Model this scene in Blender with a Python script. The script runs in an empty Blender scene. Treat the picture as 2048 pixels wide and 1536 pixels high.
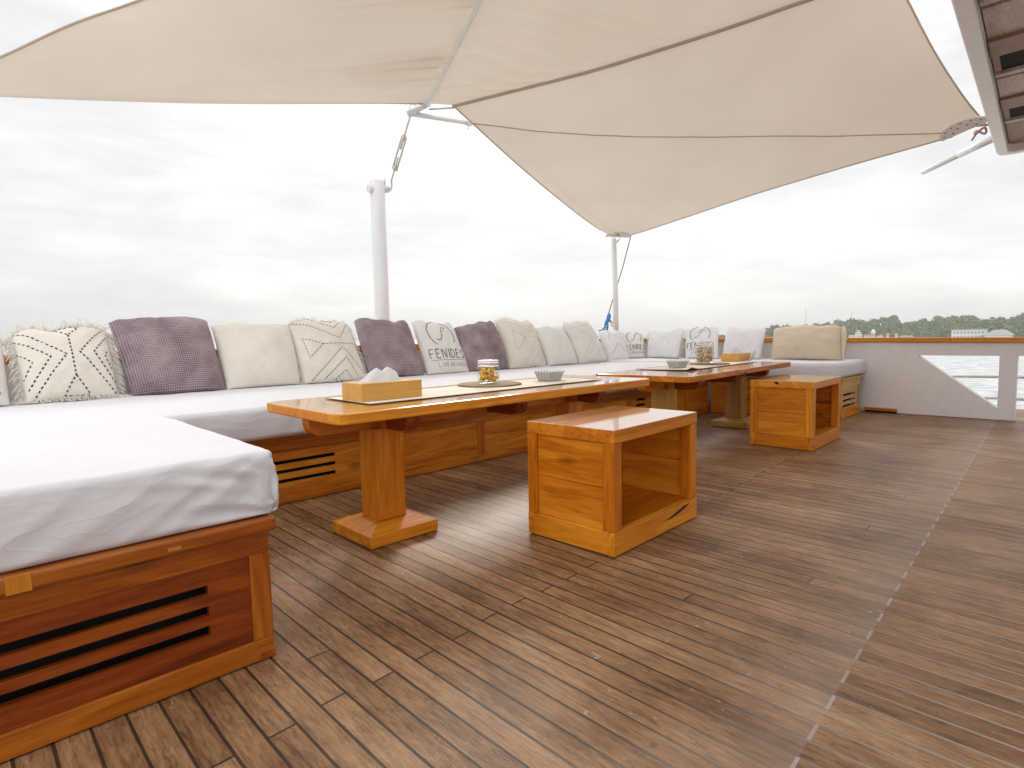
import bpy, bmesh, math, random
from mathutils import Vector, Matrix, noise

S = bpy.context.scene
COL = S.collection
R = math.radians
rnd = random.Random(7)

# ---------------------------------------------------------------- camera
CAM = Vector((0, 0, .82))
FW = Vector((.69300, .71642, -.08055)).normalized()
RT = Vector((.71744, -.69632, -.02074)).normalized()
UP = RT.cross(FW).normalized()
cd = bpy.data.cameras.new('camera'); cam = bpy.data.objects.new('camera', cd); COL.objects.link(cam)
cd.sensor_width = 36; cd.lens = 36 * 1158.26 / 2048; cd.clip_start = .02; cd.clip_end = 30000
m = Matrix((RT, UP, -FW)).transposed().to_4x4(); m.translation = CAM
cam.matrix_world = m
S.camera = cam

# ---------------------------------------------------------------- sky, sun, exposure
S.view_settings.view_transform = 'Standard'; S.view_settings.look = 'None'; S.cycles.transparent_max_bounces = 24
S.view_settings.exposure = 0.18; S.view_settings.gamma = 1
SUN_DIR = (FW * 1.0 + RT * .02 + UP * .62).normalized()
SUN_EL = math.asin(SUN_DIR.z); SUN_AZ = math.atan2(SUN_DIR.x, SUN_DIR.y)
w = bpy.data.worlds.new('World'); S.world = w; w.use_nodes = True
nt = w.node_tree; N = nt.nodes; L = nt.links; N.clear()
wo = N.new('ShaderNodeOutputWorld'); bg = N.new('ShaderNodeBackground'); L.new(bg.outputs[0], wo.inputs[0])
bg.inputs[1].default_value = .1
sky = N.new('ShaderNodeTexSky'); sky.sky_type = 'NISHITA'; sky.sun_disc = False
sky.sun_elevation = SUN_EL; sky.sun_rotation = SUN_AZ
tc = N.new('ShaderNodeTexCoord')
def wnoise(scale, sx, sy, sz, det, dist=0., rough=.55):
    mp = N.new('ShaderNodeMapping'); mp.inputs['Scale'].default_value = (sx, sy, sz)
    L.new(tc.outputs['Generated'], mp.inputs['Vector'])
    n = N.new('ShaderNodeTexNoise'); n.inputs['Scale'].default_value = scale
    n.inputs['Detail'].default_value = det; n.inputs['Distortion'].default_value = dist
    n.inputs['Roughness'].default_value = rough
    L.new(mp.outputs[0], n.inputs['Vector']); return n.outputs['Fac']
def wmath(op, a, b=None):
    n = N.new('ShaderNodeMath'); n.operation = op
    for i, x in enumerate((a, b)):
        if x is None: continue
        if isinstance(x, (int, float)): n.inputs[i].default_value = x
        else: L.new(x, n.inputs[i])
    return n.outputs[0]
def ramp(nodes, links, fac, stops):
    r = nodes.new('ShaderNodeValToRGB'); e = r.color_ramp.elements
    while len(e) > 1: e.remove(e[-1])
    e[0].position = stops[0][0]; e[0].color = (*stops[0][1], 1)
    for p, c in stops[1:]:
        k = e.new(p); k.color = (*c, 1)
    links.new(fac, r.inputs[0]); return r.outputs[0]
cl = wmath('ADD', wmath('MULTIPLY', wnoise(2.1, 1, 1, 3.2, 7, .5), .62), wmath('MULTIPLY', wnoise(5.5, 1, 1, 4.5, 6, .3), .38))
ccol = ramp(N, L, cl, [(.37, (.83, .838, .855)), (.46, (.915, .917, .92)), (.53, (1.0, .995, .985)), (.62, (1.12, 1.12, 1.10))])
# brighter cloud round the hidden sun
dot = N.new('ShaderNodeVectorMath'); dot.operation = 'DOT_PRODUCT'
L.new(tc.outputs['Generated'], dot.inputs[0]); dot.inputs[1].default_value = SUN_DIR
gl = wmath('POWER', wmath('MAXIMUM', dot.outputs['Value'], 0.0), 8.0)
# extra sky brightness behind the camera, added to fill camera-facing surfaces
dot2 = N.new('ShaderNodeVectorMath'); dot2.operation = 'DOT_PRODUCT'
L.new(tc.outputs['Generated'], dot2.inputs[0]); dot2.inputs[1].default_value = Vector((-FW.x - .25 * RT.x, -FW.y - .25 * RT.y, .35)).normalized()
bk = wmath('POWER', wmath('MAXIMUM', wmath('ADD', dot2.outputs['Value'], .15), 0.0), 1.3)
# an overcast sky is brightest overhead
sz = N.new('ShaderNodeSeparateXYZ'); L.new(tc.outputs['Generated'], sz.inputs[0])
mr = N.new('ShaderNodeMapRange'); mr.interpolation_type = 'SMOOTHSTEP'; mr.inputs['From Min'].default_value = .36; mr.inputs['From Max'].default_value = .85
mr.inputs['To Min'].default_value = 0; mr.inputs['To Max'].default_value = .45; L.new(sz.outputs[2], mr.inputs['Value'])
gain = wmath('ADD', wmath('ADD', wmath('MULTIPLY', gl, .16), .86), wmath('MULTIPLY', bk, .5))
gain = wmath('MULTIPLY', wmath('ADD', gain, mr.outputs[0]), 10.0)
mulc = N.new('ShaderNodeVectorMath'); mulc.operation = 'SCALE'
L.new(ccol, mulc.inputs[0]); L.new(gain, mulc.inputs['Scale'])
mx = N.new('ShaderNodeMixRGB'); mx.inputs[0].default_value = .94
L.new(sky.outputs[0], mx.inputs[1]); L.new(mulc.outputs[0], mx.inputs[2]); L.new(mx.outputs[0], bg.inputs[0])
sd = bpy.data.lights.new('sun', 'SUN'); sd.energy = 1.35; sd.angle = R(14); sd.color = (1, .93, .82)
so = bpy.data.objects.new('sun', sd); COL.objects.link(so)
so.rotation_euler = (-SUN_DIR).to_track_quat('-Z', 'Y').to_euler(); so.location = (0, 0, 20)

# ---------------------------------------------------------------- object helpers
def tag(o, label=None, cat=None, group=None, kind=None):
    if label: o['label'] = label
    if cat: o['category'] = cat
    if group: o['group'] = group
    if kind: o['kind'] = kind
    return o
def empty(name, loc=(0, 0, 0), rz=0., label=None, cat=None, group=None):
    o = bpy.data.objects.new(name, None); o.empty_display_size = .1
    COL.objects.link(o); o.location = loc; o.rotation_euler.z = rz
    return tag(o, label, cat, group)
class MB:
    def __init__(s): s.v = []; s.f = []; s.uv = None
    def add(s, vs, fs):
        b = len(s.v); s.v += [tuple(x) for x in vs]; s.f += [tuple(i + b for i in f) for f in fs]; return s
    def box(s, x0, x1, y0, y1, z0, z1):
        return s.add([(x0, y0, z0), (x1, y0, z0), (x1, y1, z0), (x0, y1, z0), (x0, y0, z1), (x1, y0, z1), (x1, y1, z1), (x0, y1, z1)],
                     [(3, 2, 1, 0), (4, 5, 6, 7), (0, 1, 5, 4), (1, 2, 6, 5), (2, 3, 7, 6), (3, 0, 4, 7)])
    def prism(s, poly, axis, a0, a1):
        # poly: 2D outline in the two other axes (ordered x,y / x,z / y,z), extruded along axis
        def mk(p, a):
            q = list(p); q.insert(axis, a); return tuple(q)
        n = len(poly)
        return s.add([mk(p, a0) for p in poly] + [mk(p, a1) for p in poly],
                     [tuple(range(n))[::-1], tuple(range(n, 2 * n))] + [(i, (i + 1) % n, n + (i + 1) % n, n + i) for i in range(n)])
    def tube(s, pts, r, seg=8, cap=True):
        pts = [Vector(p) for p in pts]; n = len(pts)
        rr = r if isinstance(r, (list, tuple)) else [r] * n
        ref = None; rings = []
        for i, p in enumerate(pts):
            t = (pts[min(i + 1, n - 1)] - pts[max(i - 1, 0)])
            t = t.normalized() if t.length > 1e-9 else Vector((0, 0, 1))
            if ref is None:
                ref = Vector((0, 0, 1)) if abs(t.z) < .9 else Vector((1, 0, 0))
            a = (ref - t * ref.dot(t))
            if a.length < 1e-6: a = t.orthogonal()
            a.normalize(); ref = a; b = t.cross(a)
            rings.append([p + (a * math.cos(k * 2 * math.pi / seg) + b * math.sin(k * 2 * math.pi / seg)) * rr[i] for k in range(seg)])
        vs = [q for rg in rings for q in rg]
        fs = [(i * seg + k, i * seg + (k + 1) % seg, (i + 1) * seg + (k + 1) % seg, (i + 1) * seg + k) for i in range(n - 1) for k in range(seg)]
        if cap: fs += [tuple(range(seg))[::-1], tuple(range((n - 1) * seg, n * seg))]
        return s.add(vs, fs)
    def lathe(s, prof, c=(0, 0, 0), seg=28):
        vs = []; n = len(prof)
        for r, z in prof:
            for k in range(seg):
                a = 2 * math.pi * k / seg; vs.append((c[0] + r * math.cos(a), c[1] + r * math.sin(a), c[2] + z))
        fs = [(i * seg + k, i * seg + (k + 1) % seg, (i + 1) * seg + (k + 1) % seg, (i + 1) * seg + k) for i in range(n - 1) for k in range(seg)]
        return s.add(vs, fs)
    def build(s, name, mat, parent=None, bevel=0., smooth=False, uv=None, seg=2):
        me = bpy.data.meshes.new(name); me.from_pydata(s.v, [], s.f); me.update()
        bm = bmesh.new(); bm.from_mesh(me); bmesh.ops.recalc_face_normals(bm, faces=bm.faces) if not uv else None
        bm.to_mesh(me); bm.free()
        if uv:
            ul = me.uv_layers.new(name='UVMap')
            for lp in me.loops: ul.data[lp.index].uv = uv[lp.vertex_index]
        o = bpy.data.objects.new(name, me); COL.objects.link(o)
        if mat: me.materials.append(mat)
        if smooth: me.polygons.foreach_set('use_smooth', [True] * len(me.polygons))
        if bevel:
            b = o.modifiers.new('bevel', 'BEVEL'); b.width = bevel; b.segments = seg; b.limit_method = 'ANGLE'; b.angle_limit = R(40)
        if parent: o.parent = parent
        return o
def dup(root, loc, rz, label, group=None):
    r = root.copy(); COL.objects.link(r); r.location = loc; r.rotation_euler.z = rz; r['label'] = label
    if group: r['group'] = group
    for ch in list(root.children):
        c = ch.copy(); COL.objects.link(c); c.parent = r
        for g in list(ch.children):
            d = g.copy(); COL.objects.link(d); d.parent = c
    return r

# ---------------------------------------------------------------- materials
def newmat(name):
    mt = bpy.data.materials.new(name); mt.use_nodes = True
    t = mt.node_tree; b = t.nodes['Principled BSDF']; return mt, t.nodes, t.links, b
def setp(b, **k):
    names = dict(rough='Roughness', metal='Metallic', coat='Coat Weight', coatr='Coat Roughness', spec='Specular IOR Level', trans='Transmission Weight', ior='IOR', sheen='Sheen Weight', alpha='Alpha')
    for a, v in k.items(): b.inputs[names[a]].default_value = v
def texco(n, l, scale=(1, 1, 1), kind='Object', rand=True):
    t = n.new('ShaderNodeTexCoord'); mp = n.new('ShaderNodeMapping'); mp.inputs['Scale'].default_value = scale
    if rand:
        oi = n.new('ShaderNodeObjectInfo'); va = n.new('ShaderNodeVectorMath'); va.operation = 'SCALE'
        cx = n.new('ShaderNodeCombineXYZ'); cx.inputs[0].default_value = 7.3; cx.inputs[1].default_value = 3.1; cx.inputs[2].default_value = 5.7
        l.new(cx.outputs[0], va.inputs[0]); l.new(oi.outputs['Random'], va.inputs['Scale'])
        ad = n.new('ShaderNodeVectorMath'); ad.operation = 'ADD'
        l.new(t.outputs[kind], ad.inputs[0]); l.new(va.outputs[0], ad.inputs[1]); l.new(ad.outputs[0], mp.inputs[0])
    else: l.new(t.outputs[kind], mp.inputs[0])
    return mp.outputs[0]
def tnoise(n, l, vec, scale, det=4, dist=0., rough=.5):
    x = n.new('ShaderNodeTexNoise'); x.inputs['Scale'].default_value = scale; x.inputs['Detail'].default_value = det
    x.inputs['Distortion'].default_value = dist; x.inputs['Roughness'].default_value = rough
    if vec is not None: l.new(vec, x.inputs['Vector'])
    return x.outputs['Fac']
def mth(n, l, op, a, b=None, c=None, clamp=False):
    x = n.new('ShaderNodeMath'); x.operation = op; x.use_clamp = clamp
    for i, q in enumerate((a, b, c)):
        if q is None: continue
        if isinstance(q, (int, float)): x.inputs[i].default_value = q
        else: l.new(q, x.inputs[i])
    return x.outputs[0]
def mixc(n, l, fac, a, b, mode='MIX'):
    x = n.new('ShaderNodeMixRGB'); x.blend_type = mode
    for i, q in enumerate((fac, a, b)):
        if isinstance(q, (int, float)): x.inputs[i].default_value = q
        elif isinstance(q, tuple): x.inputs[i].default_value = (*q, 1)
        else: l.new(q, x.inputs[i])
    return x.outputs[0]
def bump(n, l, b, h, strength=.2, dist=.01):
    x = n.new('ShaderNodeBump'); x.inputs['Strength'].default_value = strength; x.inputs['Distance'].default_value = dist
    l.new(h, x.inputs['Height']); l.new(x.outputs[0], b.inputs['Normal'])
def wood(name, axis, dark, mid, light, rough=.34, coat=.06, knots=True, contrast=1., spec=.3, cior=1.5, coatr=.10):
    mt, n, l, b = newmat(name)
    sc = [1, 1, 1]; sc[axis] = .09
    v = texco(n, l, tuple(sc))
    big = tnoise(n, l, v, 9, 3, 1.2)
    fine = tnoise(n, l, v, 75, 5, .4, .6)
    sc2 = [1, 1, 1]; sc2[axis] = .03
    v2 = texco(n, l, tuple(sc2)); pore = tnoise(n, l, v2, 260, 2)
    wv = mth(n, l, 'SINE', mth(n, l, 'MULTIPLY', big, 34))
    f = mth(n, l, 'ADD', mth(n, l, 'MULTIPLY', big, .58), mth(n, l, 'ADD', mth(n, l, 'MULTIPLY', fine, .40), .075))
    f = mth(n, l, 'ADD', f, mth(n, l, 'MULTIPLY', wv, .040 * contrast))
    f = mth(n, l, 'ADD', f, mth(n, l, 'MULTIPLY', mth(n, l, 'SUBTRACT', pore, .5), .22)); f = mth(n, l, 'ADD', f, .06)
    oi = n.new('ShaderNodeObjectInfo')
    f = mth(n, l, 'ADD', f, mth(n, l, 'MULTIPLY', mth(n, l, 'SUBTRACT', oi.outputs['Random'], .5), .16))
    c = ramp(n, l, f, [(.38, dark), (.58, mid), (.84, light)])
    if knots:
        sk = [2.6, 2.6, 2.6]; sk[axis] = 1.2
        vk = texco(n, l, tuple(sk)); vo = n.new('ShaderNodeTexVoronoi'); vo.inputs['Scale'].default_value = 1.7
        l.new(vk, vo.inputs['Vector'])
        kf = mth(n, l, 'ADD', vo.outputs['Distance'], mth(n, l, 'MULTIPLY', fine, .05))
        km = ramp(n, l, kf, [(.06, (.12, .12, .12)), (.10, (.62, .62, .62)), (.17, (1, 1, 1))])
        c = mixc(n, l, 1.0, c, km, 'MULTIPLY')
    l.new(c, b.inputs['Base Color'])
    setp(b, rough=rough, coat=coat, coatr=coatr, spec=spec); b.inputs['Coat IOR'].default_value = cior
    rr = mth(n, l, 'ADD', mth(n, l, 'MULTIPLY', fine, .22), rough - .1); l.new(rr, b.inputs['Roughness'])
    bump(n, l, b, f, .12, .004)
    return mt
ORA = ((.32, .075, .003), (.58, .172, .007), (.80, .33, .026))
RED = ((.095, .015, .0015), (.225, .040, .003), (.40, .100, .009))
RO = ((.13, .026, .002), (.29, .066, .004), (.46, .145, .011))
AMBER = ((.22, .05, .003), (.44, .125, .006), (.64, .26, .02))
BLN = ((.24, .11, .02), (.46, .24, .055), (.60, .35, .10))
W = {}
for ax, nm in enumerate('xyz'):
    W['ora' + nm] = wood('varnished teak ' + nm, ax, *ORA)
    W['red' + nm] = wood('red teak ' + nm, ax, *RED)
    W['ro' + nm] = wood('brown teak ' + nm, ax, *RO)
    W['amber' + nm] = wood('amber teak ' + nm, ax, *AMBER)
    W['pale' + nm] = wood('pale teak ' + nm, ax, *BLN)
W['tabx'] = wood('polished table teak', 0, (.28, .078, .005), (.52, .195, .012), (.74, .37, .045), rough=.2, coat=1., spec=.5, cior=2.6, coatr=.05)
W['topfront'] = wood('oiled teak edge', 0, *ORA, rough=.4, coat=.05)
def varnish_top(o):
    o.data.materials.append(W['topfront'])
    for p in o.data.polygons: p.material_index = 0 if p.normal.z > .9 else 1
W['bamboo'] = wood('bamboo board', 0, (.50, .25, .05), (.62, .33, .075), (.68, .39, .1), rough=.4, coat=.1, knots=False, contrast=.3)
W['capx'] = wood('cap rail teak x', 0, (.42, .13, .008), (.64, .24, .016), (.76, .34, .04))
W['capy'] = wood('cap rail teak y', 1, (.42, .13, .008), (.64, .24, .016), (.76, .34, .04))

def cloth(name, col, var=.06, weave=500, tr=0., rough=.9, bs=.15, soft=3., crease=0.):
    mt, n, l, b = newmat(name)
    v = texco(n, l)
    a = tnoise(n, l, v, 6, 4); wv = tnoise(n, l, v, weave, 2)
    f = mth(n, l, 'ADD', mth(n, l, 'MULTIPLY', a, .6), mth(n, l, 'MULTIPLY', wv, .4))
    lo = tuple(x * (1 - var * 2) for x in col); hi = tuple(min(1, x * (1 + var)) for x in col)
    l.new(ramp(n, l, f, [(.3, lo), (.7, hi)]), b.inputs['Base Color'])
    setp(b, rough=rough, spec=.25)
    h = mth(n, l, 'ADD', mth(n, l, 'MULTIPLY', tnoise(n, l, v, soft * 4, 3, .8), 2.), mth(n, l, 'MULTIPLY', wv, .05))
    if crease:
        for sc_ in ((1.1, 3.4, 2.), (2.6, .9, 5.)):
            k_ = tnoise(n, l, texco(n, l, sc_), 2.2, 2, .6)
            k_ = mth(n, l, 'POWER', mth(n, l, 'SUBTRACT', 1., mth(n, l, 'ABSOLUTE', mth(n, l, 'SUBTRACT', mth(n, l, 'MULTIPLY', k_, 2.), 1.))), 16.)
            h = mth(n, l, 'ADD', h, mth(n, l, 'MULTIPLY', k_, .55 * crease))
    bump(n, l, b, h, bs, .01)
    if tr:
        out = n['Material Output']; t = n.new('ShaderNodeBsdfTranslucent'); t.inputs[0].default_value = (*col, 1)
        ms = n.new('ShaderNodeMixShader'); ms.inputs[0].default_value = tr
        l.new(b.outputs[0], ms.inputs[1]); l.new(t.outputs[0], ms.inputs[2]); l.new(ms.outputs[0], out.inputs[0])
    return mt
M = {}
M['sheet'] = cloth('white cotton sheet', (.70, .685, .71), .015, 700, bs=.14, soft=2., crease=1.)
M['cream'] = cloth('cream linen', (.82, .765, .68), .06, 260, tr=.10, bs=.25)
M['linen'] = cloth('off white linen', (.81, .775, .735), .05, 300, tr=.10, bs=.25)
M['white'] = cloth('white linen', (.82, .80, .81), .03, 300, tr=.10, bs=.25)
M['beige'] = cloth('beige cotton', (.68, .565, .43), .06, 300, tr=.08, bs=.3)
M['fringe'] = cloth('cotton fringe', (.86, .82, .75), .05, 200, tr=.25, bs=0.)
M['runner'] = cloth('woven runner', (.80, .73, .62), .08, 320, bs=.3)
M['tissue'] = cloth('tissue paper', (.88, .87, .88), .01, 300, tr=.3)
def flat(name, col, rough=.5, metal=0., var=.14, **k):
    mt, n, l, b = newmat(name)
    v = texco(n, l); a = tnoise(n, l, v, 14, 5)
    lo = tuple(x * (1 - var) for x in col)
    l.new(ramp(n, l, a, [(.35, lo), (.6, col)]), b.inputs['Base Color'])
    setp(b, rough=rough, metal=metal, **k)
    return mt
M['thread'] = flat('black thread', (.03, .03, .032), .8)
M['greythread'] = flat('grey thread', (.34, .32, .31), .8)
M['ink'] = flat('dark print', (.10, .095, .09), .8)
M['inkgrey'] = flat('grey print', (.36, .34, .32), .8)
M['paint'] = flat('white gloss paint', (.82, .775, .77), .35, var=.04, coat=.2)
M['polepaint'] = flat('white pole paint', (.80, .79, .80), .3, var=.03, coat=.3)
M['steel'] = flat('stainless steel', (.70, .67, .62), .35, metal=.5)
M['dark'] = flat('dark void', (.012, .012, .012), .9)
M['rope'] = flat('green cord', (.12, .16, .05), .9)
M['blue'] = flat('blue rope', (.03, .25, .60), .8)
M['redrope'] = flat('white and red rope', (.55, .36, .32), .9)
M['crack'] = flat('dark crack', (.03, .012, .006), .9)

# waffle purple
mt, n, l, b = newmat('purple waffle cotton'); M['purple'] = mt
t = n.new('ShaderNodeTexCoord'); sp = n.new('ShaderNodeSeparateXYZ'); l.new(t.outputs['UV'], sp.inputs[0])
sx = mth(n, l, 'SINE', mth(n, l, 'MULTIPLY', sp.outputs[0], 2 * math.pi * 42)); sy = mth(n, l, 'SINE', mth(n, l, 'MULTIPLY', sp.outputs[1], 2 * math.pi * 42))
g = mth(n, l, 'MAXIMUM', sx, sy); vv = texco(n, l); nn = tnoise(n, l, vv, 7, 4)
f = mth(n, l, 'ADD', mth(n, l, 'MULTIPLY', g, .22), mth(n, l, 'MULTIPLY', nn, .75))
l.new(ramp(n, l, f, [(.18, (.115, .09, .10)), (.42, (.30, .228, .252)), (.72, (.47, .375, .395))]), b.inputs['Base Color'])
setp(b, rough=.95, spec=.1); bump(n, l, b, g, .6, .004)

# sail canvas
mt, n, l, b = newmat('cream sailcloth'); M['sail'] = mt
v = texco(n, l, rand=False); a = tnoise(n, l, v, 1.3, 5, .5); wv = tnoise(n, l, v, 700, 2)
col = ramp(n, l, a, [(.3, (.67, .605, .54)), (.7, (.73, .665, .595))])
l.new(col, b.inputs['Base Color']); setp(b, rough=.75, spec=.2)
bump(n, l, b, wv, .05, .002)
tr = n.new('ShaderNodeBsdfTranslucent'); l.new(mixc(n, l, 1., col, (1., .96, .90), 'MULTIPLY'), tr.inputs[0])
ms = n.new('ShaderNodeMixShader'); ms.inputs[0].default_value = .30
l.new(b.outputs[0], ms.inputs[1]); l.new(tr.outputs[0], ms.inputs[2]); l.new(ms.outputs[0], n['Material Output'].inputs[0])
M['hem'] = cloth('sail hem webbing', (.64, .56, .48), .05, 500, tr=.3)
M['seam'] = cloth('sail seam tape', (.46, .39, .33), .05, 500)

# deck planks
PW = .064
mt, n, l, b = newmat('weathered deck planks'); M['deck'] = mt
t = n.new('ShaderNodeTexCoord'); sp = n.new('ShaderNodeSeparateXYZ'); l.new(t.outputs['Object'], sp.inputs[0])
X, Y = sp.outputs[0], sp.outputs[1]
dn = tnoise(n, l, texco(n, l, (6, .7, 1), rand=False), 1, 2)
xs = mth(n, l, 'DIVIDE', mth(n, l, 'ADD', X, mth(n, l, 'ADD', -.035 + 100 * PW, mth(n, l, 'MULTIPLY', dn, .005))), PW)
ip = mth(n, l, 'FLOOR', xs); fx = mth(n, l, 'FRACT', xs)
edge = mth(n, l, 'MINIMUM', fx, mth(n, l, 'SUBTRACT', 1., fx))
wn = n.new('ShaderNodeTexWhiteNoise'); wn.noise_dimensions = '1D'; l.new(ip, wn.inputs['W'])
jit = mth(n, l, 'MULTIPLY', mth(n, l, 'SUBTRACT', wn.outputs['Value'], .5), .02)
yb1 = mth(n, l, 'ADD', mth(n, l, 'ADD', 1.16, mth(n, l, 'MULTIPLY', X, .066)), jit)     # dark butt line
yb2 = mth(n, l, 'ADD', .325, mth(n, l, 'MULTIPLY', X, .0535))                            # pale butt line
even = mth(n, l, 'LESS_THAN', mth(n, l, 'MODULO', ip, 2.), .5)
b1 = mth(n, l, 'MULTIPLY', mth(n, l, 'GREATER_THAN', Y, yb1), even); b2 = mth(n, l, 'MULTIPLY', mth(n, l, 'GREATER_THAN', Y, yb2), even)
wn3 = n.new('ShaderNodeTexWhiteNoise'); wn3.noise_dimensions = '1D'; l.new(mth(n, l, 'ADD', ip, 57.3), wn3.inputs['W'])
yb3 = mth(n, l, 'ADD', .55, mth(n, l, 'MULTIPLY', wn3.outputs['Value'], 12.))           # odd repairs
b3 = mth(n, l, 'GREATER_THAN', Y, yb3)
seg = mth(n, l, 'ADD', mth(n, l, 'ADD', b1, b2), b3)
cb = n.new('ShaderNodeCombineXYZ'); l.new(ip, cb.inputs[0]); l.new(seg, cb.inputs[1])
wn2 = n.new('ShaderNodeTexWhiteNoise'); wn2.noise_dimensions = '2D'; l.new(cb.outputs[0], wn2.inputs['Vector'])
pr = wn2.outputs['Value']
# per-plank grain: shift the coordinates by the plank's own number
cv = n.new('ShaderNodeCombineXYZ'); l.new(X, cv.inputs[0]); l.new(mth(n, l, 'MULTIPLY', Y, .10), cv.inputs[1]); l.new(mth(n, l, 'MULTIPLY', pr, 31.), cv.inputs[2])
G3 = tnoise(n, l, texco(n, l, (1, .16, 1), rand=False), 55, 6, 1.2, .7)
G1 = tnoise(n, l, cv.outputs[0], 16, 4, 1.0); G2 = tnoise(n, l, cv.outputs[0], 150, 4, .3, .65)
ring = mth(n, l, 'ABSOLUTE', mth(n, l, 'SINE', mth(n, l, 'MULTIPLY', G1, 30)))
blot = tnoise(n, l, texco(n, l, rand=False), 2.6, 6, .6, .6)
f = mth(n, l, 'ADD', mth(n, l, 'MULTIPLY', G1, .30), mth(n, l, 'MULTIPLY', G2, .42))
f = mth(n, l, 'ADD', f, mth(n, l, 'MULTIPLY', pr, .12))
f = mth(n, l, 'ADD', f, mth(n, l, 'MULTIPLY', mth(n, l, 'SUBTRACT', blot, .5), .46))
f = mth(n, l, 'ADD', f, mth(n, l, 'MULTIPLY', mth(n, l, 'SUBTRACT', G3, .5), .50))
f = mth(n, l, 'SUBTRACT', f, mth(n, l, 'MULTIPLY', mth(n, l, 'LESS_THAN', ring, .13), .09))
c = ramp(n, l, f, [(.20, (.090, .040, .016)), (.36, (.215, .108, .048)), (.52, (.350, .192, .092)), (.70, (.53, .335, .180))])
# chalky wear and spots
spk = tnoise(n, l, texco(n, l, (1, .6, 1), rand=False), 34, 3, 1.5); blot2 = tnoise(n, l, texco(n, l, rand=False), 1.7, 4)
chalk = mth(n, l, 'MULTIPLY', mth(n, l, 'GREATER_THAN', spk, .71), mth(n, l, 'GREATER_THAN', blot2, .44))
c = mixc(n, l, mth(n, l, 'MULTIPLY', chalk, .62), c, (.46, .36, .27))
scr = tnoise(n, l, texco(n, l, (1., .22, 1), rand=False), 48, 2, 3.5)
scm = mth(n, l, 'MULTIPLY', mth(n, l, 'LESS_THAN', mth(n, l, 'ABSOLUTE', mth(n, l, 'SUBTRACT', scr, .5)), .006), mth(n, l, 'GREATER_THAN', blot, .53))
c = mixc(n, l, mth(n, l, 'MULTIPLY', scm, .5), c, (.5, .38, .28))
# salt bloom hugging the pale butt line
d2 = mth(n, l, 'SUBTRACT', Y, yb2)
near = mth(n, l, 'MULTIPLY', mth(n, l, 'GREATER_THAN', d2, 0.), mth(n, l, 'SUBTRACT', 1., mth(n, l, 'DIVIDE', d2, mth(n, l, 'ADD', .02, mth(n, l, 'MULTIPLY', blot, .5)))), clamp=True)
c = mixc(n, l, mth(n, l, 'MULTIPLY', near, .26), c, (.36, .30, .27))
# caulk: black to port, greyed to starboard
gy = mth(n, l, 'MULTIPLY', mth(n, l, 'ADD', mth(n, l, 'SUBTRACT', .50, Y), mth(n, l, 'MULTIPLY', blot, .5)), 1.6, clamp=True)
ck = mixc(n, l, gy, (.014, .011, .010), (.36, .31, .27))
seamm = mth(n, l, 'LESS_THAN', edge, mth(n, l, 'ADD', .030, mth(n, l, 'MULTIPLY', dn, .045)))
ln1 = mth(n, l, 'MULTIPLY', even, mth(n, l, 'LESS_THAN', mth(n, l, 'ABSOLUTE', mth(n, l, 'SUBTRACT', Y, yb1)), .0032))
ln3 = mth(n, l, 'LESS_THAN', mth(n, l, 'ABSOLUTE', mth(n, l, 'SUBTRACT', Y, yb3)), .003)
ln2 = mth(n, l, 'MULTIPLY', even, mth(n, l, 'LESS_THAN', mth(n, l, 'ABSOLUTE', mth(n, l, 'SUBTRACT', Y, yb2)), .0037))
allm = mth(n, l, 'MAXIMUM', seamm, mth(n, l, 'MAXIMUM', ln1, ln3))
c = mixc(n, l, mth(n, l, 'MULTIPLY', allm, .86), c, ck)
c = mixc(n, l, mth(n, l, 'MULTIPLY', ln2, mth(n, l, 'ADD', .55, mth(n, l, 'MULTIPLY', pr, .4))), c, (.42, .36, .33))
l.new(c, b.inputs['Base Color'])
rg = mth(n, l, 'ADD', .26, mth(n, l, 'MULTIPLY', blot2, .28)); rg = mth(n, l, 'ADD', rg, mth(n, l, 'MULTIPLY', G2, .14))
l.new(rg, b.inputs['Roughness']); setp(b, spec=.34)
hh = mth(n, l, 'SUBTRACT', mth(n, l, 'MULTIPLY', G2, .35), mth(n, l, 'MULTIPLY', mth(n, l, 'MAXIMUM', allm, ln2), 1.2))
hh = mth(n, l, 'ADD', hh, mth(n, l, 'MULTIPLY', blot, .5))
hh = mth(n, l, 'ADD', hh, mth(n, l, 'MULTIPLY', mth(n, l, 'MULTIPLY', edge, mth(n, l, 'SUBTRACT', pr, .5)), .9))
bump(n, l, b, hh, .35, .006)

# ---------------------------------------------------------------- setting: deck
d = MB(); d.box(-3, 7.6, -4.5, 4.9, -.12, 0.)
tag(d.build('deck', M['deck']), kind='structure')

# ---------------------------------------------------------------- sea (the boat heels a little against it)
SN = Vector((.01005, -.00866, .99991)).normalized()
SF = (FW - SN * FW.dot(SN)).normalized(); SR = SF.cross(SN).normalized()
SEAZ = 4.2
def sea_pt(px, dist, up=0.):
    """point on the water (or up metres above it) at a bearing given by the photo's pixel column and a distance"""
    a = math.atan((px - 1024) / 1158.26)
    return CAM + SF * (math.cos(a) * dist) + SR * (math.sin(a) * dist) + SN * (up - SEAZ)
seaM = Matrix((SR, SF, SN)).transposed().to_4x4(); seaM.translation = CAM - SN * SEAZ
mt, n, l, b = newmat('sea water'); M['sea'] = mt
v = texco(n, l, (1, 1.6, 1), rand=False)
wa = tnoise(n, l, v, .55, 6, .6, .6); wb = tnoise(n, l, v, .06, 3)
l.new(ramp(n, l, wa, [(.36, (.26, .32, .32)), (.5, (.52, .55, .54)), (.62, (.70, .72, .70))]), b.inputs['Base Color'])  # milky water, with sky reflection and ripple shading put into its colour
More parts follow.
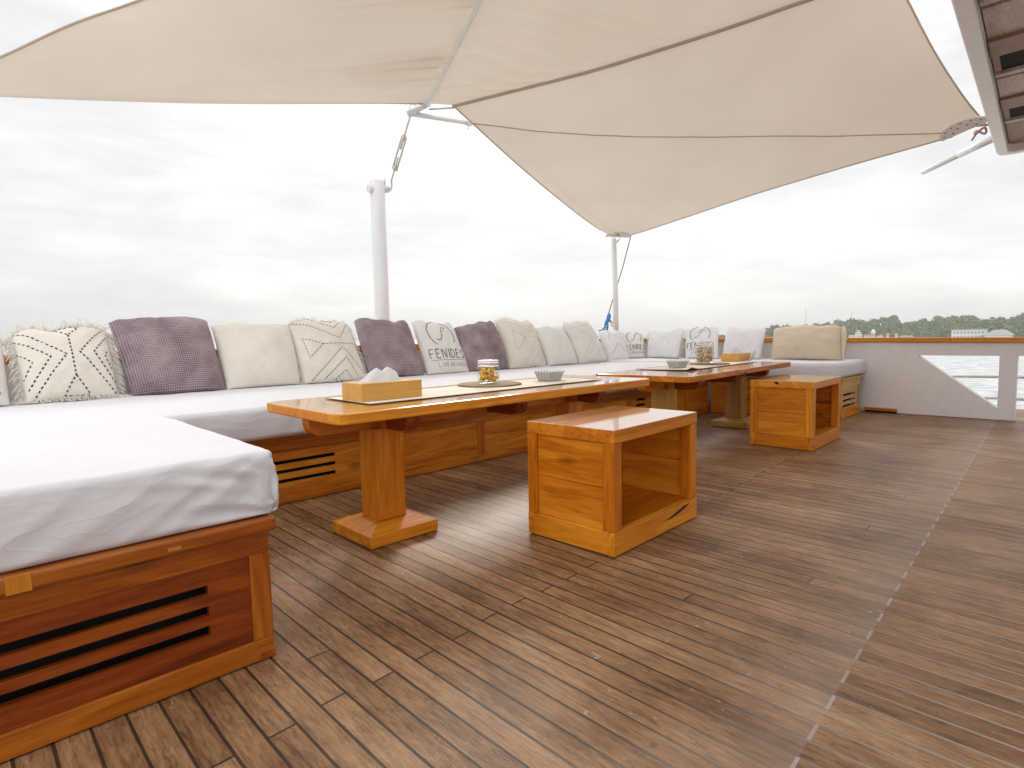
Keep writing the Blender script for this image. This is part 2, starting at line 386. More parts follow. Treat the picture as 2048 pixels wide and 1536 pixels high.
setp(b, rough=.22, ior=1.33); bump(n, l, b, mth(n, l, 'ADD', wa, mth(n, l, 'MULTIPLY', wb, 1.5)), .5, .5)
s = MB(); RAD = 6000
rings = [0, 15, 40, 100, 250, 600, 1500, 3500, RAD]; seg_ = 48
vs = [(0, 0, 0)] + [(r * math.cos(2 * math.pi * k / seg_), r * math.sin(2 * math.pi * k / seg_), 0) for r in rings[1:] for k in range(seg_)]
fs = [(0, 1 + k, 1 + (k + 1) % seg_) for k in range(seg_)]
for i in range(len(rings) - 2):
    for k in range(seg_): fs.append((1 + i * seg_ + k, 1 + (i + 1) * seg_ + k, 1 + (i + 1) * seg_ + (k + 1) % seg_, 1 + i * seg_ + (k + 1) % seg_))
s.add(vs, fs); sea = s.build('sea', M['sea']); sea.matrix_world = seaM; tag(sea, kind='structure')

# ---------------------------------------------------------------- bulwarks
def zr(y): return .729 + .0117 * (y - .517)
left = empty('bulwark', (0, 4.4, 0), 0, 'long white bulwark with teak cap rail behind the row of cushions on the left', 'bulwark')
MB().box(-2.5, 6.6, 0, .09, .002, .727).build('panel', M['paint'], left, .004)
MB().box(-2.5, 6.56, -.035, .125, .727, .779).build('cap_rail', W['capx'], left, .008)
rt = empty('bulwark', (6.6, 0, 0), 0, 'white bulwark with slanted cut-out and teak cap rail across the far deck end', 'bulwark')
# panel outline in (y,z), the opening cut by the diagonal brace and the upright
def pr_(poly, name='panel', th=(0., .09), bev=.004, mat=None):
    mb = MB(); mb.prism(poly, 0, *th); return mb.build(name, mat or M['paint'], rt, bev)
mb = MB()
mb.prism([(4.40, .004), (4.40, zr(4.4) - .048), (1.27, zr(1.27) - .048), (1.27, .568), (.66, .098), (.56, .004)], 0, 0, .09)
mb.build('panel', M['paint'], rt, 0)
pr_([(1.2695, .568), (1.2695, zr(1.27) - .048), (-4.4, zr(-4.4) - .048), (-4.4, .568)], 'top_beam', (0, .09), 0)
pr_([(.672, .09), (.672, .5675), (.55, .5675), (.55, .004), (.562, .004)], 'post', (.001, .087))
for y in (-1.6, -3.6):
    pr_([(y, .004), (y, .569), (y - .12, .569), (y - .12, .004)], 'post', (.001, .087))
pr_([(4.52, zr(4.52) - .0465), (4.52, zr(4.52)), (1.02, zr(1.02)), (1.02, zr(1.02) - .0465)], 'cap_rail', (-.035, .125), .008, W['capy'])
pr_([(1.018, zr(1.02) - .0465), (1.018, zr(1.02)), (-4.4, zr(-4.4)), (-4.4, zr(-4.4) - .0465)], 'cap_rail', (-.035, .125), .008, W['capy'])
for z in (.375, .182):
    hr = MB(); hr.tube([(.13, 1.30, z - .012), (.14, .7, z), (.14, .1, z), (.14, -4.3, z)], .012, 10); hr.build('hand_rail', M['steel'], rt, smooth=True)
toe = empty('toe_board', (6.55, 1.42, 0), 0, 'short brass-brown wooden strip on the deck at the foot of the white bulwark', 'board')
MB().box(0, .048, 0, .275, .022, .047).build('strip', W['oray'], toe, .003)
MB().box(.012, .046, .004, .27, .002, .0215).build('gap_shade', M['dark'], toe)  # dark block painted in as the shade of the gap under the strip

# ---------------------------------------------------------------- sofa bases
def slotted(mb, axis, a0, a1, z0, z1, d0, d1, slots):
    """panel in the plane of (axis,z) between depth d0..d1 with rectangular slots [(s0,s1,z0,z1)] of one column"""
    def bx(p0, p1, q0, q1):
        if axis == 0: mb.box(p0, p1, d0, d1, q0, q1)
        else: mb.box(d0, d1, p0, p1, q0, q1)
    if not slots: bx(a0, a1, z0, z1); return
    s0 = slots[0][0]; s1 = slots[0][1]
    if s0 > a0: bx(a0, s0, z0, z1)
    bx(s1, a1, z0, z1)
    zz = z0
    for q in sorted(slots, key=lambda q: q[2]):
        bx(s0, s1, zz, q[2]); zz = q[3]
    bx(s0, s1, zz, z1)
base = empty('sofa_base', (0, 0, 0), 0, 'reddish teak sofa base with three dark vent slots in the left foreground', 'sofa base')
x0, x1, yf, yb = -1.9, .556, 1.487, 2.86
MB().box(x0, x1 + .016, yf - .014, yb - .03, .338, .374).build('top_board', W['rox'], base, .008, seg=3)
MB().box(x0, x1 - .001, yf, yf + .03, .284, .3375).build('rail', W['rox'], base, .002)
MB().box(x0, x1 - .001, yf - .001, yf + .03, .004, .058).build('rail', W['rox'], base, .002)
MB().box(x1 - .05, x1, yf + .001, yf + .05, .0585, .2835).build('stile', W['roz'], base, .002)
mb = MB(); slotted(mb, 0, x0, x1 - .0505, .0585, .2835, yf + .007, yf + .025, [(-.36, .408, .213, .238), (-.36, .408, .161, .186), (-.36, .408, .112, .137)])
mb.build('vent_panel', W['redx'], base)
MB().box(x1 - .03, x1 - .004, yf + .051, yb - .03, .004, .3375).build('side_panel', W['redy'], base, .002)
MB().box(x0, x1 - .06, yf + .09, yf + .11, .01, .33).build('hollow_shade', M['dark'], base)  # near-black sheet stands in for the shade inside the base, behind the slots
MB().box(.325, .352, yf - .0148, yf - .004, .349, .357).build('inlay', W['palex'], base)
MB().box(.045, .085, yf - .0148, yf - .004, .3385, .3735).build('inlay', W['amberz'], base)
MB().box(x1 - .038, x1 + .0012, yf - .0022, yf + .02, .0042, .026).build('repair_block', W['redy'], base, .002)
pg = MB(); pg.lathe([(0, 0), (.007, 0), (.007, .002), (0, .002)], seg=12)
pl_ = pg.build('wooden_plug', W['redy'], base); pl_.rotation_euler = (R(90), 0, 0); pl_.location = (x1 - .032, yf + .0005, .312)

base2 = empty('sofa_base', (0, 0, 0), 0, 'long teak sofa base running along the left side behind both tables', 'sofa base')
ym = 2.87
MB().box(.53, 5.62, ym - .006, 4.38, .328, .352).build('top_board', W['amberx'], base2, .004)
MB().box(.53, 5.60, ym, ym + .028, .27, .3275).build('rail', W['amberx'], base2, .002)
MB().box(.53, 5.60, ym - .001, ym + .028, .004, .05).build('rail', W['amberx'], base2, .002)
stx = [1.62, 2.46, 3.35, 4.15, 5.12]
prev = .53
ventx = {0: (.75, 1.45), 3: None}
for i, sx_ in enumerate(stx):
    MB().box(sx_, sx_ + .06, ym + .0015, ym + .03, .0505, .2695).build('stile', W['amberz'], base2, .002)
    mb = MB()
    sl = []
    if i == 0: sl = [(.75, 1.45, .205, .224), (.75, 1.45, .157, .176), (.75, 1.45, .108, .127)]
    if i == 4: sl = [(4.30, 4.447, .236, .258), (4.30, 4.447, .186, .208), (4.30, 4.447, .136, .158)]
    slotted(mb, 0, prev, sx_ - .0005, .0505, .2695, ym + .008, ym + .024, sl)
    mb.build('vent_panel' if sl else 'panel', W['amberx'], base2)
    prev = sx_ + .0605
slotted(mb := MB(), 0, prev, 5.6, .0505, .2695, ym + .008, ym + .024, []); mb.build('panel', W['amberx'], base2)
MB().box(.6, 5.5, ym + .09, ym + .11, .01, .32).build('hollow_shade', M['dark'], base2)  # dark sheet, the unlit inside of the base put in as colour

base3 = empty('sofa_base', (0, 0, 0), 0, 'teak sofa base against the far bulwark with vent slots in its end panel', 'sofa base')
def fx_(y): return 5.62 + (2.88 - y) * .20
ye = 1.70
mb = MB(); mb.prism([(fx_(2.86), 2.86), (fx_(ye) - .012, ye - .012), (6.515, ye - .012), (6.598, ye + .06), (6.598, 2.86)], 2, .352, .378); mb.build('top_board', W['pale' + 'y'], base3, .004)
def slant(ya, yb_, z0, z1, d, name, mat, bev=.002):
    q = MB(); q.prism([(fx_(ya) + d, ya), (fx_(yb_) + d, yb_), (fx_(yb_) + d + .02, yb_), (fx_(ya) + d + .02, ya)], 2, z0, z1); return q.build(name, mat, base3, bev)
slant(2.86, ye + .03, .285, .3515, 0, 'rail', W['oray']); slant(2.86, ye + .03, .004, .06, -.001, 'rail', W['oray'])
for ya, yb_ in ((2.86, 2.80), (2.26, 2.20), (ye + .09, ye + .03)): slant(ya, yb_, .0605, .2845, .001, 'stile', W['oraz'])
for ya, yb_ in ((2.799, 2.261), (2.199, ye + .091)): slant(ya, yb_, .0605, .2845, .008, 'panel', W['oray'], 0)
xa = fx_(ye) + .0
MB().box(xa, 6.43, ye, ye + .03, .285, .3515).build('rail', W['palex'], base3, .002)
MB().box(xa, 6.43, ye - .001, ye + .03, .004, .085).build('rail', W['orax'], base3, .002)
MB().box(6.36, 6.43, ye + .001, ye + .03, .0855, .2845).build('stile', W['palez'], base3, .002)
mb = MB(); slotted(mb, 0, xa, 6.3595, .0855, .2845, ye + .006, ye + .024, [(xa + .06, 6.28, .226 - .018, .228), (xa + .06, 6.28, .155, .175), (xa + .06, 6.28, .104, .124)])
mb.build('vent_panel', W['palex'], base3)
MB().box(xa + .03, 6.40, ye + .08, ye + .1, .01, .34).build('hollow_shade', M['dark'], base3)  # black sheet as painted shade of the hollow behind the end slots

# ---------------------------------------------------------------- mattresses: rounded, sheeted, with pulled folds
def mattress(name, x0, x1, y0, y1, z0, z1, label, r=.05, res=.022, fold=.006, gather=None, skew=None, seed=0.):
    mb = MB(); uvx = []
    nx = max(8, int((x1 - x0) / res)); ny = max(8, int((y1 - y0) / res)); nz = 20
    cx, cy, cz = (x0 + x1) / 2, (y0 + y1) / 2, (z0 + z1) / 2
    hx, hy, hz = (x1 - x0) / 2, (y1 - y0) / 2, (z1 - z0) / 2
    idx = {}
    def put(p):
        k = (round(p[0], 5), round(p[1], 5), round(p[2], 5))
        if k not in idx:
            idx[k] = len(mb.v)
            q = Vector(p) - Vector((cx, cy, cz))
            inner = Vector((max(-hx + r, min(hx - r, q.x)), max(-hy + r, min(hy - r, q.y)), max(-hz + r, min(hz - r, q.z))))
            dl = q - inner
            if dl.length > 1e-6:
                nrm = dl.normalized(); q = inner + nrm * r
            else: nrm = Vector((0, 0, 0))
            P = q + Vector((cx, cy, cz))
            side = math.sqrt(nrm.x ** 2 + nrm.y ** 2); top = max(0, nrm.z)
            tt = (P.z - z0) / (z1 - z0)
            along = P.x if abs(nrm.y) > abs(nrm.x) else P.y
            # belly, diagonal pull folds, gathers near the tuck
            if side > .3:
                bel = .007 * math.sin(math.pi * min(1, max(0, tt)))
                wz = P.z - z0; fan = noise.noise((along * 1.1, seed, .3))
                q1_ = along * 7.5 - wz * (7 + 6 * fan) + .5 * noise.noise((along * 3, wz * 6, seed))
                rid = 1 - abs(2 * noise.noise((q1_, wz * 2.2, seed + 3)))
                q2_ = along * 17 - wz * (13 + 9 * fan)
                rid2 = 1 - abs(2 * noise.noise((q2_, wz * 4., seed + 7)))
                env = .35 + .65 * max(0, noise.noise((along * 1.7, seed + 1, 0)) + .45)
                fd = fold * ((rid ** 3 - .3) * 1.5 * env + (rid2 ** 4 - .2) * .55 * env) * min(1, (1.08 - tt) * 2.2)
                if gather is not None:
                    gdist = (P - gather).length
                    gm = math.exp(-(gdist / .22) ** 2)
                    ang = math.atan2(P.z - gather.z, (P.x - gather.x) + (P.y - gather.y) + 1e-6)
                    fd += gm * .009 * math.sin(ang * 13 + 5 * noise.noise((along * 5, tt * 3, seed)))
                P += Vector((nrm.x, nrm.y, 0)) * (bel + fd) * side
            P.z += (.005 * noise.noise((P.x * 2.2, P.y * 2.2, seed)) + .0032 * noise.noise((P.x * 7, P.y * 4, seed + 9)) + .0012 * noise.noise((P.x * 3 + P.y * 16, P.y * 3, seed + 2))) * (1 if P.z > cz else .2)
            if skew: P.x += skew(P.y) 
            mb.v.append(tuple(P))
        return idx[k]
    def lin(a, b_, n_): return [a + (b_ - a) * i / n_ for i in range(n_ + 1)]
    # denser near edges
    def ax(a, b_, n_):
        base_ = lin(a, b_, n_); ex = [a + r * t_ for t_ in (.15, .35, .6, .85)] + [b_ - r * t_ for t_ in (.15, .35, .6, .85)]
        return sorted(set(round(q, 5) for q in base_ + ex))
    xs_, ys_, zs_ = ax(x0, x1, nx), ax(y0, y1, ny), ax(z0, z1, nz)
    def grid(A, B, f, flip):
        for i in range(len(A) - 1):
            for j in range(len(B) - 1):
                q = [put(f(A[i], B[j])), put(f(A[i + 1], B[j])), put(f(A[i + 1], B[j + 1])), put(f(A[i], B[j + 1]))]
                if len(set(q)) == 4: mb.f.append(tuple(q[::-1] if flip else q))
    grid(xs_, ys_, lambda a, c_: (a, c_, z1), False); grid(xs_, ys_, lambda a, c_: (a, c_, z0), True)
    grid(xs_, zs_, lambda a, c_: (a, y0, c_), False); grid(xs_, zs_, lambda a, c_: (a, y1, c_), True)
    grid(ys_, zs_, lambda a, c_: (x0, a, c_), True); grid(ys_, zs_, lambda a, c_: (x1, a, c_), False)
    o = mb.build('mattress', M['sheet'], None, 0, True)
    return tag(o, label, 'mattress', 'white sheeted sofa mattresses')
mattress('m', -1.9, .585, 1.497, 2.775, .375, .543, 'white sheeted mattress with wrinkled side in the left foreground', .018, .016, .0045, gather=Vector((.58, 1.50, .38)), seed=1.3)
mattress('m', -1.9, 5.66, 2.80, 4.385, .353, .514, 'long white sheeted mattress in front of the left row of cushions', .026, .03, .004, seed=4.1)
mattress('m', 5.50, 6.40, 1.70, 2.80 + 1.58, .379, .530, 'white sheeted mattress on the far sofa under the four far cushions', .035, .03, .006, skew=lambda y: max(0, (2.88 - y)) * .17, seed=8.2)

# ---------------------------------------------------------------- cushions
class Pillow:
    def __init__(s, bl, br, tr, tl, zfloor, T=.075, seed=0., face=None, pinch=.004):
        s.c = [Vector(q) for q in (bl, br, tr, tl)]; m_ = (s.c[0] + s.c[1] + s.c[2] + s.c[3]) / 4; s.c = [m_ + (q - m_) * 1.035 for q in s.c]; s.z = zfloor; s.T = T * 1.2; s.seed = seed; s.pinch = pinch
        u = (s.c[1] - s.c[0]); v = (s.c[3] - s.c[0]); s.n = u.cross(v).normalized()
        if face is not None and s.n.dot(face) < 0: s.n.negate()
        s.o = (s.c[0] + s.c[1]) / 2; s.o = Vector((s.o.x, s.o.y, zfloor))
    def base(s, u, v):
        a = (u + 1) / 2; b_ = (v + 1) / 2
        return (s.c[0] * (1 - a) + s.c[1] * a) * (1 - b_) + (s.c[3] * (1 - a) + s.c[2] * a) * b_
    def P(s, u, v, side=1., lift=0.):
        pn = s.pinch
        uu = u * (1 - pn * (1 - v * v) * (1 + .5 * noise.noise((s.seed, v * 2, u)))); vv = v * (1 - (pn if v > 0 else pn * .15) * (1 - u * u))
        p = s.base(uu, vv)
        fu = max(0., 1 - u * u); fv = max(0., 1 - v * v)
        t = s.T * (fu ** .48) * (fv ** (.50 if v > 0 else .42))
        t *= 1 + .16 * noise.noise((u * 1.6, v * 1.6, s.seed + side)) - .10 * v
        e = (fu * fv) ** .3
        t += (.007 * noise.noise((u * 4, v * 4, s.seed * 3 + side)) + .006 * (1 - abs(2 * noise.noise((u * 3 + v * 2, v * 4 - u * 2, s.seed * 2)))) ** 3) * e
        # corner creases
        cr = (abs(u) * abs(v)) ** 2
        t += .010 * cr * math.sin((abs(u) - abs(v)) * 24 + s.seed) * e
        p = p + s.n * side * t
        sag = (.024 * noise.noise((u * 2.2, s.seed, 3.3)) + .005 * noise.noise((u * 7, s.seed, 1.1))) * max(0, v) ** 2 - .022 * (max(0, abs(u) - .75) / .25) ** 2 * max(0, v) ** 4
        p.z += sag
        if lift: p = p + s.n * side * lift
        if p.z < s.z + .003:
            p = p + s.n * side * (s.z - p.z) * .15; p.z = s.z + .003 + (lift if lift else 0)
        return p
    def mesh(s, n=34):
        mb = MB(); uv = []
        ts = [-math.cos(math.pi * i / n) for i in range(n + 1)]
        ts = [.6 * q + .4 * (-1 + 2 * i / n) for i, q in enumerate(ts)]
        ix = {}
        for side in (1, -1):
            for i, u in enumerate(ts):
                for j, v in enumerate(ts):
                    bd = i in (0, n) or j in (0, n)
                    if bd and (0, i, j) in ix: ix[(side, i, j)] = ix[(0, i, j)]; continue
                    ix[(side, i, j)] = len(mb.v); mb.v.append(tuple(s.P(u, v, side) - s.o)); uv.append(((u + 1) / 2, (v + 1) / 2))
                    if bd: ix[(0, i, j)] = ix[(side, i, j)]
            for i in range(n):
                for j in range(n):
                    q = (ix[(side, i, j)], ix[(side, i + 1, j)], ix[(side, i + 1, j + 1)], ix[(side, i, j + 1)])
                    mb.f.append(q if side == 1 else q[::-1])
        return mb, uv
    def ribbon(s, mb, pts, wd, dash=None, lift=.0018):
        """ribbon of half width wd metres along uv polyline, optionally dashed (on, off metres)"""
        # resample
        P3 = []
        for (a, b_) in zip(pts[:-1], pts[1:]):
            k = max(2, int(math.hypot(b_[0] - a[0], b_[1] - a[1]) * 30))
            for i in range(k): P3.append((a[0] + (b_[0] - a[0]) * i / k, a[1] + (b_[1] - a[1]) * i / k))
        P3.append(pts[-1])
        def cl_(q): return (max(-.99, min(.99, q[0])), max(-.99, min(.99, q[1])))
        pos = [s.P(*cl_(q), 1., lift) - s.o for q in P3]
        acc = 0.; run = []
        def emit(run):
            if len(run) < 2: return
            vs = []
            for i, p in enumerate(run):
                t = run[min(i + 1, len(run) - 1)] - run[max(0, i - 1)]
                if t.length < 1e-7: t = Vector((1, 0, 0))
                sd_ = t.normalized().cross(s.n) * wd
                vs += [p - sd_, p + sd_]
            mb.add(vs, [(2 * i, 2 * i + 1, 2 * i + 3, 2 * i + 2) for i in range(len(run) - 1)])
        if not dash: emit(pos); return
        on, off = dash; per = on + off
        fine = []; d_ = 0.
        for a, b_ in zip(pos[:-1], pos[1:]):
            Ls = (b_ - a).length; k = max(1, int(Ls / .0015))
            for i in range(k): fine.append((d_ + Ls * i / k, a.lerp(b_, i / k)))
            d_ += Ls
        cur = []; ci = -1
        for dd, p in fine:
            q = int(dd / per)
            if dd - q * per < on:
                if q != ci: emit(cur); cur = []; ci = q
                cur.append(p)
        emit(cur)
    def fringe(s, mb, edges, count, ln=.05, rad=.0021):
        for (side) in edges:
            for k in range(count):
                t = -1 + 2 * (k + rnd.random()) / count
                if side == 'b': u, v, out = t, -.93, s.n * 1. - (s.c[3] - s.c[0]) * .9
                elif side == 't': u, v, out = t, 1, (s.c[3] - s.c[0])
                elif side == 'l': u, v, out = -1, t, -(s.c[1] - s.c[0])
                else: u, v, out = 1, t, (s.c[1] - s.c[0])
                p = s.P(u, v, 1.) - s.o; out = out.normalized()
                d0 = (out + s.n * rnd.uniform(-.5, .7) + Vector((rnd.uniform(-.5, .5), rnd.uniform(-.5, .5), rnd.uniform(-.4, .2)))).normalized()
                Lk = ln * rnd.uniform(.6, 1.2); pts = [p]; dr = d0.copy(); q = p.copy()
                for i in range(4):
                    dr = (dr + Vector((rnd.uniform(-.35, .35), rnd.uniform(-.35, .35), -.38 + rnd.uniform(-.1, .1)))).normalized()
                    q = q + dr * Lk / 4
                    if q.z < .004: q.z = .004 + rnd.random() * .006; q += s.n * .006
                    pts.append(q.copy())
                mb.tube(pts, [rad, rad, rad * .9, rad * .8, rad * .4], 3, False)
def inv_bil(c, p):
    """uv in -1..1 of a point inside a quad given as TL,TR,BR,BL"""
    tl, tr, br, bl = c; u = v = .5
    for _ in range(30):
        x = (bl[0] * (1 - u) + br[0] * u) * (1 - v) + (tl[0] * (1 - u) + tr[0] * u) * v; y = (bl[1] * (1 - u) + br[1] * u) * (1 - v) + (tl[1] * (1 - u) + tr[1] * u) * v
        xu = (br[0] - bl[0]) * (1 - v) + (tr[0] - tl[0]) * v; yu = (br[1] - bl[1]) * (1 - v) + (tr[1] - tl[1]) * v
        xv = (tl[0] - bl[0]) * (1 - u) + (tr[0] - br[0]) * u; yv = (tl[1] - bl[1]) * (1 - u) + (tr[1] - br[1]) * u
        det = xu * yv - xv * yu; ex, ey = p[0] - x, p[1] - y
        u += (ex * yv - ey * xv) / det; v += (ey * xu - ex * yu) / det
    return (2 * u - 1, 2 * v - 1)
GLY = {'F': [[(0, 0), (0, 1), (.62, 1)], [(0, .52), (.5, .52)]], 'E': [[(.62, 1), (0, 1), (0, 0), (.62, 0)], [(0, .52), (.52, .52)]],
       'N': [[(0, 0), (0, 1), (.7, 0), (.7, 1)]], 'I': [[(.15, 0), (.15, 1)]], 'D': [[(0, 0), (0, 1), (.35, .97), (.62, .75), (.68, .5), (.62, .25), (.35, .03), (0, 0)]],
       'S': [[(.58, .85), (.4, 1), (.15, .97), (.04, .78), (.15, .6), (.45, .45), (.58, .25), (.45, .04), (.2, 0), (.02, .15)]],
       'L': [[(0, 1), (0, 0), (.55, 0)]], 'V': [[(0, 1), (.33, 0), (.66, 1)]], 'A': [[(0, 0), (.33, 1), (.66, 0)], [(.13, .35), (.53, .35)]],
       'B': [[(0, 0), (0, 1), (.4, .97), (.5, .77), (.38, .55), (0, .52)], [(.38, .53), (.58, .28), (.42, .02), (0, 0)]],
       'O': [[(.35, 0), (.1, .15), (0, .5), (.1, .85), (.35, 1), (.6, .85), (.7, .5), (.6, .15), (.35, 0)]],
       'R': [[(0, 0), (0, 1), (.42, .96), (.55, .75), (.4, .53), (0, .5)], [(.3, .5), (.6, 0)]]}
def word(pl, mb, txt, u0, u1, v0, v1, wd):
    adv = [.52 if ch == 'I' else 1.0 for ch in txt]; st = (u1 - u0) / (sum(adv) - .3); x_ = 0.
    for ch, a_ in zip(txt, adv):
        for st_ in GLY[ch]: pl.ribbon(mb, [(u0 + st * (x_ + q[0] * .95), v0 + (v1 - v0) * q[1]) for q in st_], wd)
        x_ += a_
GRP = 'scatter cushions along the sofa'
def cushion(pl, mat, label, stitches=None, thread=None, dash=(.014, .010), wd=.0032, fringe=None, text=False, tassel=None, fl=.05, cnt=90):
    root = empty('cushion', pl.o, 0, label, 'cushion', GRP)
    mb, uv = pl.mesh(); cv_ = mb.build('cover', mat, root, 0, True, uv)
    if stitches:
        q = MB()
        for pts in stitches: pl.ribbon(q, pts, wd, dash)
        q.build('stitching', thread or M['thread'], root)
    if text:
        q = MB(); word(pl, q, 'FENIDES', -.80, .86, -.50, -.18, .0042); pl.ribbon(q, [(-.80, -.57), (.84, -.57)], .0018)
        c0 = (0., .42)
        def arc(a0, a1, ru=.62, rv=.55, off=0.):
            return [(c0[0] + off + ru * math.cos(R(a0 + (a1 - a0) * i / 24)), c0[1] + rv * math.sin(R(a0 + (a1 - a0) * i / 24))) for i in range(25)]
        pl.ribbon(q, arc(100, 232), .0040); pl.ribbon(q, arc(70, -38), .0034)
        pl.ribbon(q, [(-.34, .18), (-.24, .15), (-.12, .19), (-.03, .32), (.03, .50), (.12, .66), (.24, .72), (.34, .68)], .0032)
        pl.ribbon(q, [(.02, .52), (.2, .54)], .0018)
        q.build('printed_logo', M['ink'], root)
        q = MB(); word(pl, q, 'LIVEABOARD', -.52, .84, -.80, -.66, .0024); q.build('printed_lettering', M['inkgrey'], root)
    if fringe:
        q = MB(); pl.fringe(q, fringe, cnt, fl); q.build('fringe', M['fringe'], root)
    if tassel:
        for (u, v) in tassel:
            q = MB(); p = pl.P(u, v, 1.) - pl.o
            for k in range(110):
                dr = Vector((rnd.gauss(0, 1), rnd.gauss(0, 1), rnd.gauss(0, .7) - .1)).normalized(); Lk = rnd.uniform(.03, .062)
                pts = [p, p + dr * Lk * .5, p + dr * Lk + Vector((0, 0, -.012))]
                for a in pts:
                    if a.z < .004: a.z = .004 + rnd.random() * .004
                q.tube(pts, [.0018, .0018, .001], 3, False)
            q.build('tassel', M['fringe'], root)
    return root
ZM = .513
FACE = Vector((0, -1, .3))
def mainp(bl, br, tr, tl, seed, T=.075, yaw=0., pinch=.004):
    f = lambda q, y: (q[0], y, q[1])
    return Pillow((bl, 4.05 + yaw, ZM), (br, 4.05 - yaw, ZM), f(tr, 4.28 - yaw * .5), f(tl, 4.28 + yaw * .5), ZM, T, seed, FACE, pinch)
uvs = lambda c, L_: [[inv_bil(c, p) for p in pts] for pts in L_]
q1 = ((85, 245), (840, 240), (960, 775), (200, 815))
st1 = uvs(q1, [[(90, 262), (505, 492), (255, 795)], [(95, 340), (380, 510), (205, 745)], [(120, 450), (243, 540), (178, 655)], [(380, 256), (515, 330), (595, 265), (540, 250), (380, 256)],
               [(515, 330), (580, 645), (495, 775), (705, 768), (580, 645)], [(808, 252), (610, 470), (935, 755)], [(830, 330), (730, 465), (930, 680)], [(838, 450), (828, 490), (890, 570)]])
q4 = ((695, 180), (1165, 185), (1340, 590), (830, 640))
st4 = uvs(q4, [[(702, 188), (1075, 330), (1160, 195)], [(840, 183), (1035, 250), (1095, 187)], [(930, 186), (1010, 200), (1035, 188)], [(785, 330), (935, 378), (845, 470), (785, 330)],
               [(935, 378), (1210, 360), (1290, 470)], [(860, 633), (1090, 395), (1300, 555)], [(950, 625), (1120, 468), (1260, 592)], [(1040, 615), (1130, 548), (1200, 600)]])
q8 = ((755, 170), (1040, 190), (1165, 530), (880, 540))
st8 = uvs(q8, [[(770, 178), (1020, 280), (1035, 200)], [(870, 180), (1000, 240), (1010, 192)], [(850, 280), (945, 330), (895, 420), (850, 280)], [(945, 330), (1080, 315)],
               [(940, 530), (1045, 350), (1140, 480)], [(970, 530), (1055, 390), (1130, 500)], [(1020, 525), (1060, 435), (1105, 505)]])
q10 = ((1295, 195), (1500, 195), (1660, 480), (1410, 490))
st10 = uvs(q10, [[(1320, 240), (1480, 330), (1425, 450)], [(1345, 230), (1515, 330), (1450, 470)], [(1400, 205), (1545, 320), (1600, 440)], [(1500, 475), (1555, 390), (1625, 470)]])
q11 = ((125, 350), (430, 350), (610, 790), (300, 800))
st11 = uvs(q11, [[(235, 530), (225, 430), (415, 520), (405, 390)], [(300, 720), (345, 590), (490, 700), (510, 570)]])

cushion(mainp(-.20, .205, (.205, .897), (-.13, .89), .3), M['linen'], 'printed linen cushion cut off by the left edge of the picture', text=True)
cushion(mainp(.285, .69, (.69, .916), (.262, .913), 1.1, .075), M['cream'], 'cream fringed cushion with black dashed diamond stitching, nearest one in the row', st1, fringe='blrt', fl=.068, cnt=150, dash=(.016, .011), wd=.0040)
cushion(mainp(.775, 1.28, (1.262, .99), (.72, .972), 2.4, .09), M['purple'], 'large mauve waffle cushion beside the fringed diamond-stitched cushion')
cushion(mainp(1.305, 1.79, (1.83, .953), (1.302, .955), 3.7, .085), M['cream'], 'plain cream cushion between the largest mauve cushion and a fringed chevron one')
cushion(mainp(1.83, 2.335, (2.30, .962), (1.835, .965), 4.2, .07, -.01), M['cream'], 'cream fringed cushion with bold black chevron stitching, right of the plain cream cushion', st4, fringe='blrt', cnt=110)
cushion(mainp(2.375, 2.872, (2.873, .975), (2.38, .988), 5.5, .08), M['purple'], 'mauve waffle cushion left of the printed cushion, in front of the thick pole')
cushion(mainp(2.925, 3.37, (3.368, .945), (2.94, .983), 6.1, .065), M['linen'], 'linen cushion with circle logo and lettering between two mauve cushions', text=True)
cushion(mainp(3.36, 3.855, (3.885, .978), (3.415, .925), 7.9, .085, .02), M['purple'], 'mauve waffle cushion behind the jar of yellow snacks, third from the left')
cushion(mainp(3.90, 4.40, (4.44, .958), (3.94, .987), 8.8, .08), M['cream'], 'cream cushion with faint chevron stitching right of the mauve cushions', st8, M['greythread'], (.012, .009), .0024, fringe='blrt', cnt=90)
cushion(mainp(4.455, 4.92, (4.925, .92), (4.49, .915), 9.4, .085), M['linen'], 'plain off-white cushion between two stitched cushions, behind the glass dish')
cushion(mainp(4.95, 5.45, (5.42, .953), (4.965, .95), 10.6, .085), M['linen'], 'off-white fringed cushion with thin grey stitched arrows, left of the zigzag one', st10, M['greythread'], (.012, .008), .0022, fringe='blrt', cnt=80)
cushion(mainp(5.49, 5.88, (6.02, .862), (5.62, .865), 11.2, .075), M['white'], 'small white cushion with thin grey zigzag lines near the sofa corner', st11, M['greythread'], None, .0020)
cushion(Pillow((5.90, 4.12, .531), (6.17, 4.00, .531), (6.44, 4.22, .842), (6.06, 4.30, .84), .531, .06, 12.5, Vector((-.3, -1, .3))), M['linen'], 'small printed cushion squeezed into the corner of the sofa', text=True)
FX = Vector((-1, 0, .3))
def farp(ybl, ybr, tr, tl, seed, T=.075, yaw=0.): return Pillow((6.18 - yaw, ybl, .531), (6.18 + yaw, ybr, .531), (6.42, tr[0], tr[1]), (6.42, tl[0], tl[1]), .531, T, seed, FX)
cushion(farp(3.97, 3.56, (3.62, .872), (4.08, .872), 13.3), M['white'], 'plain white cushion with fringe behind it on the far sofa, nearest the corner', fringe='lr', cnt=50, fl=.06, tassel=[(-.98, -.98), (.98, -.98)])
cushion(farp(3.45, 3.06, (3.185, .885), (3.58, .872), 14.1, .06), M['white'], 'white cushion with circle logo and lettering behind the jar of nuts', text=True, tassel=[(.98, -.98)])
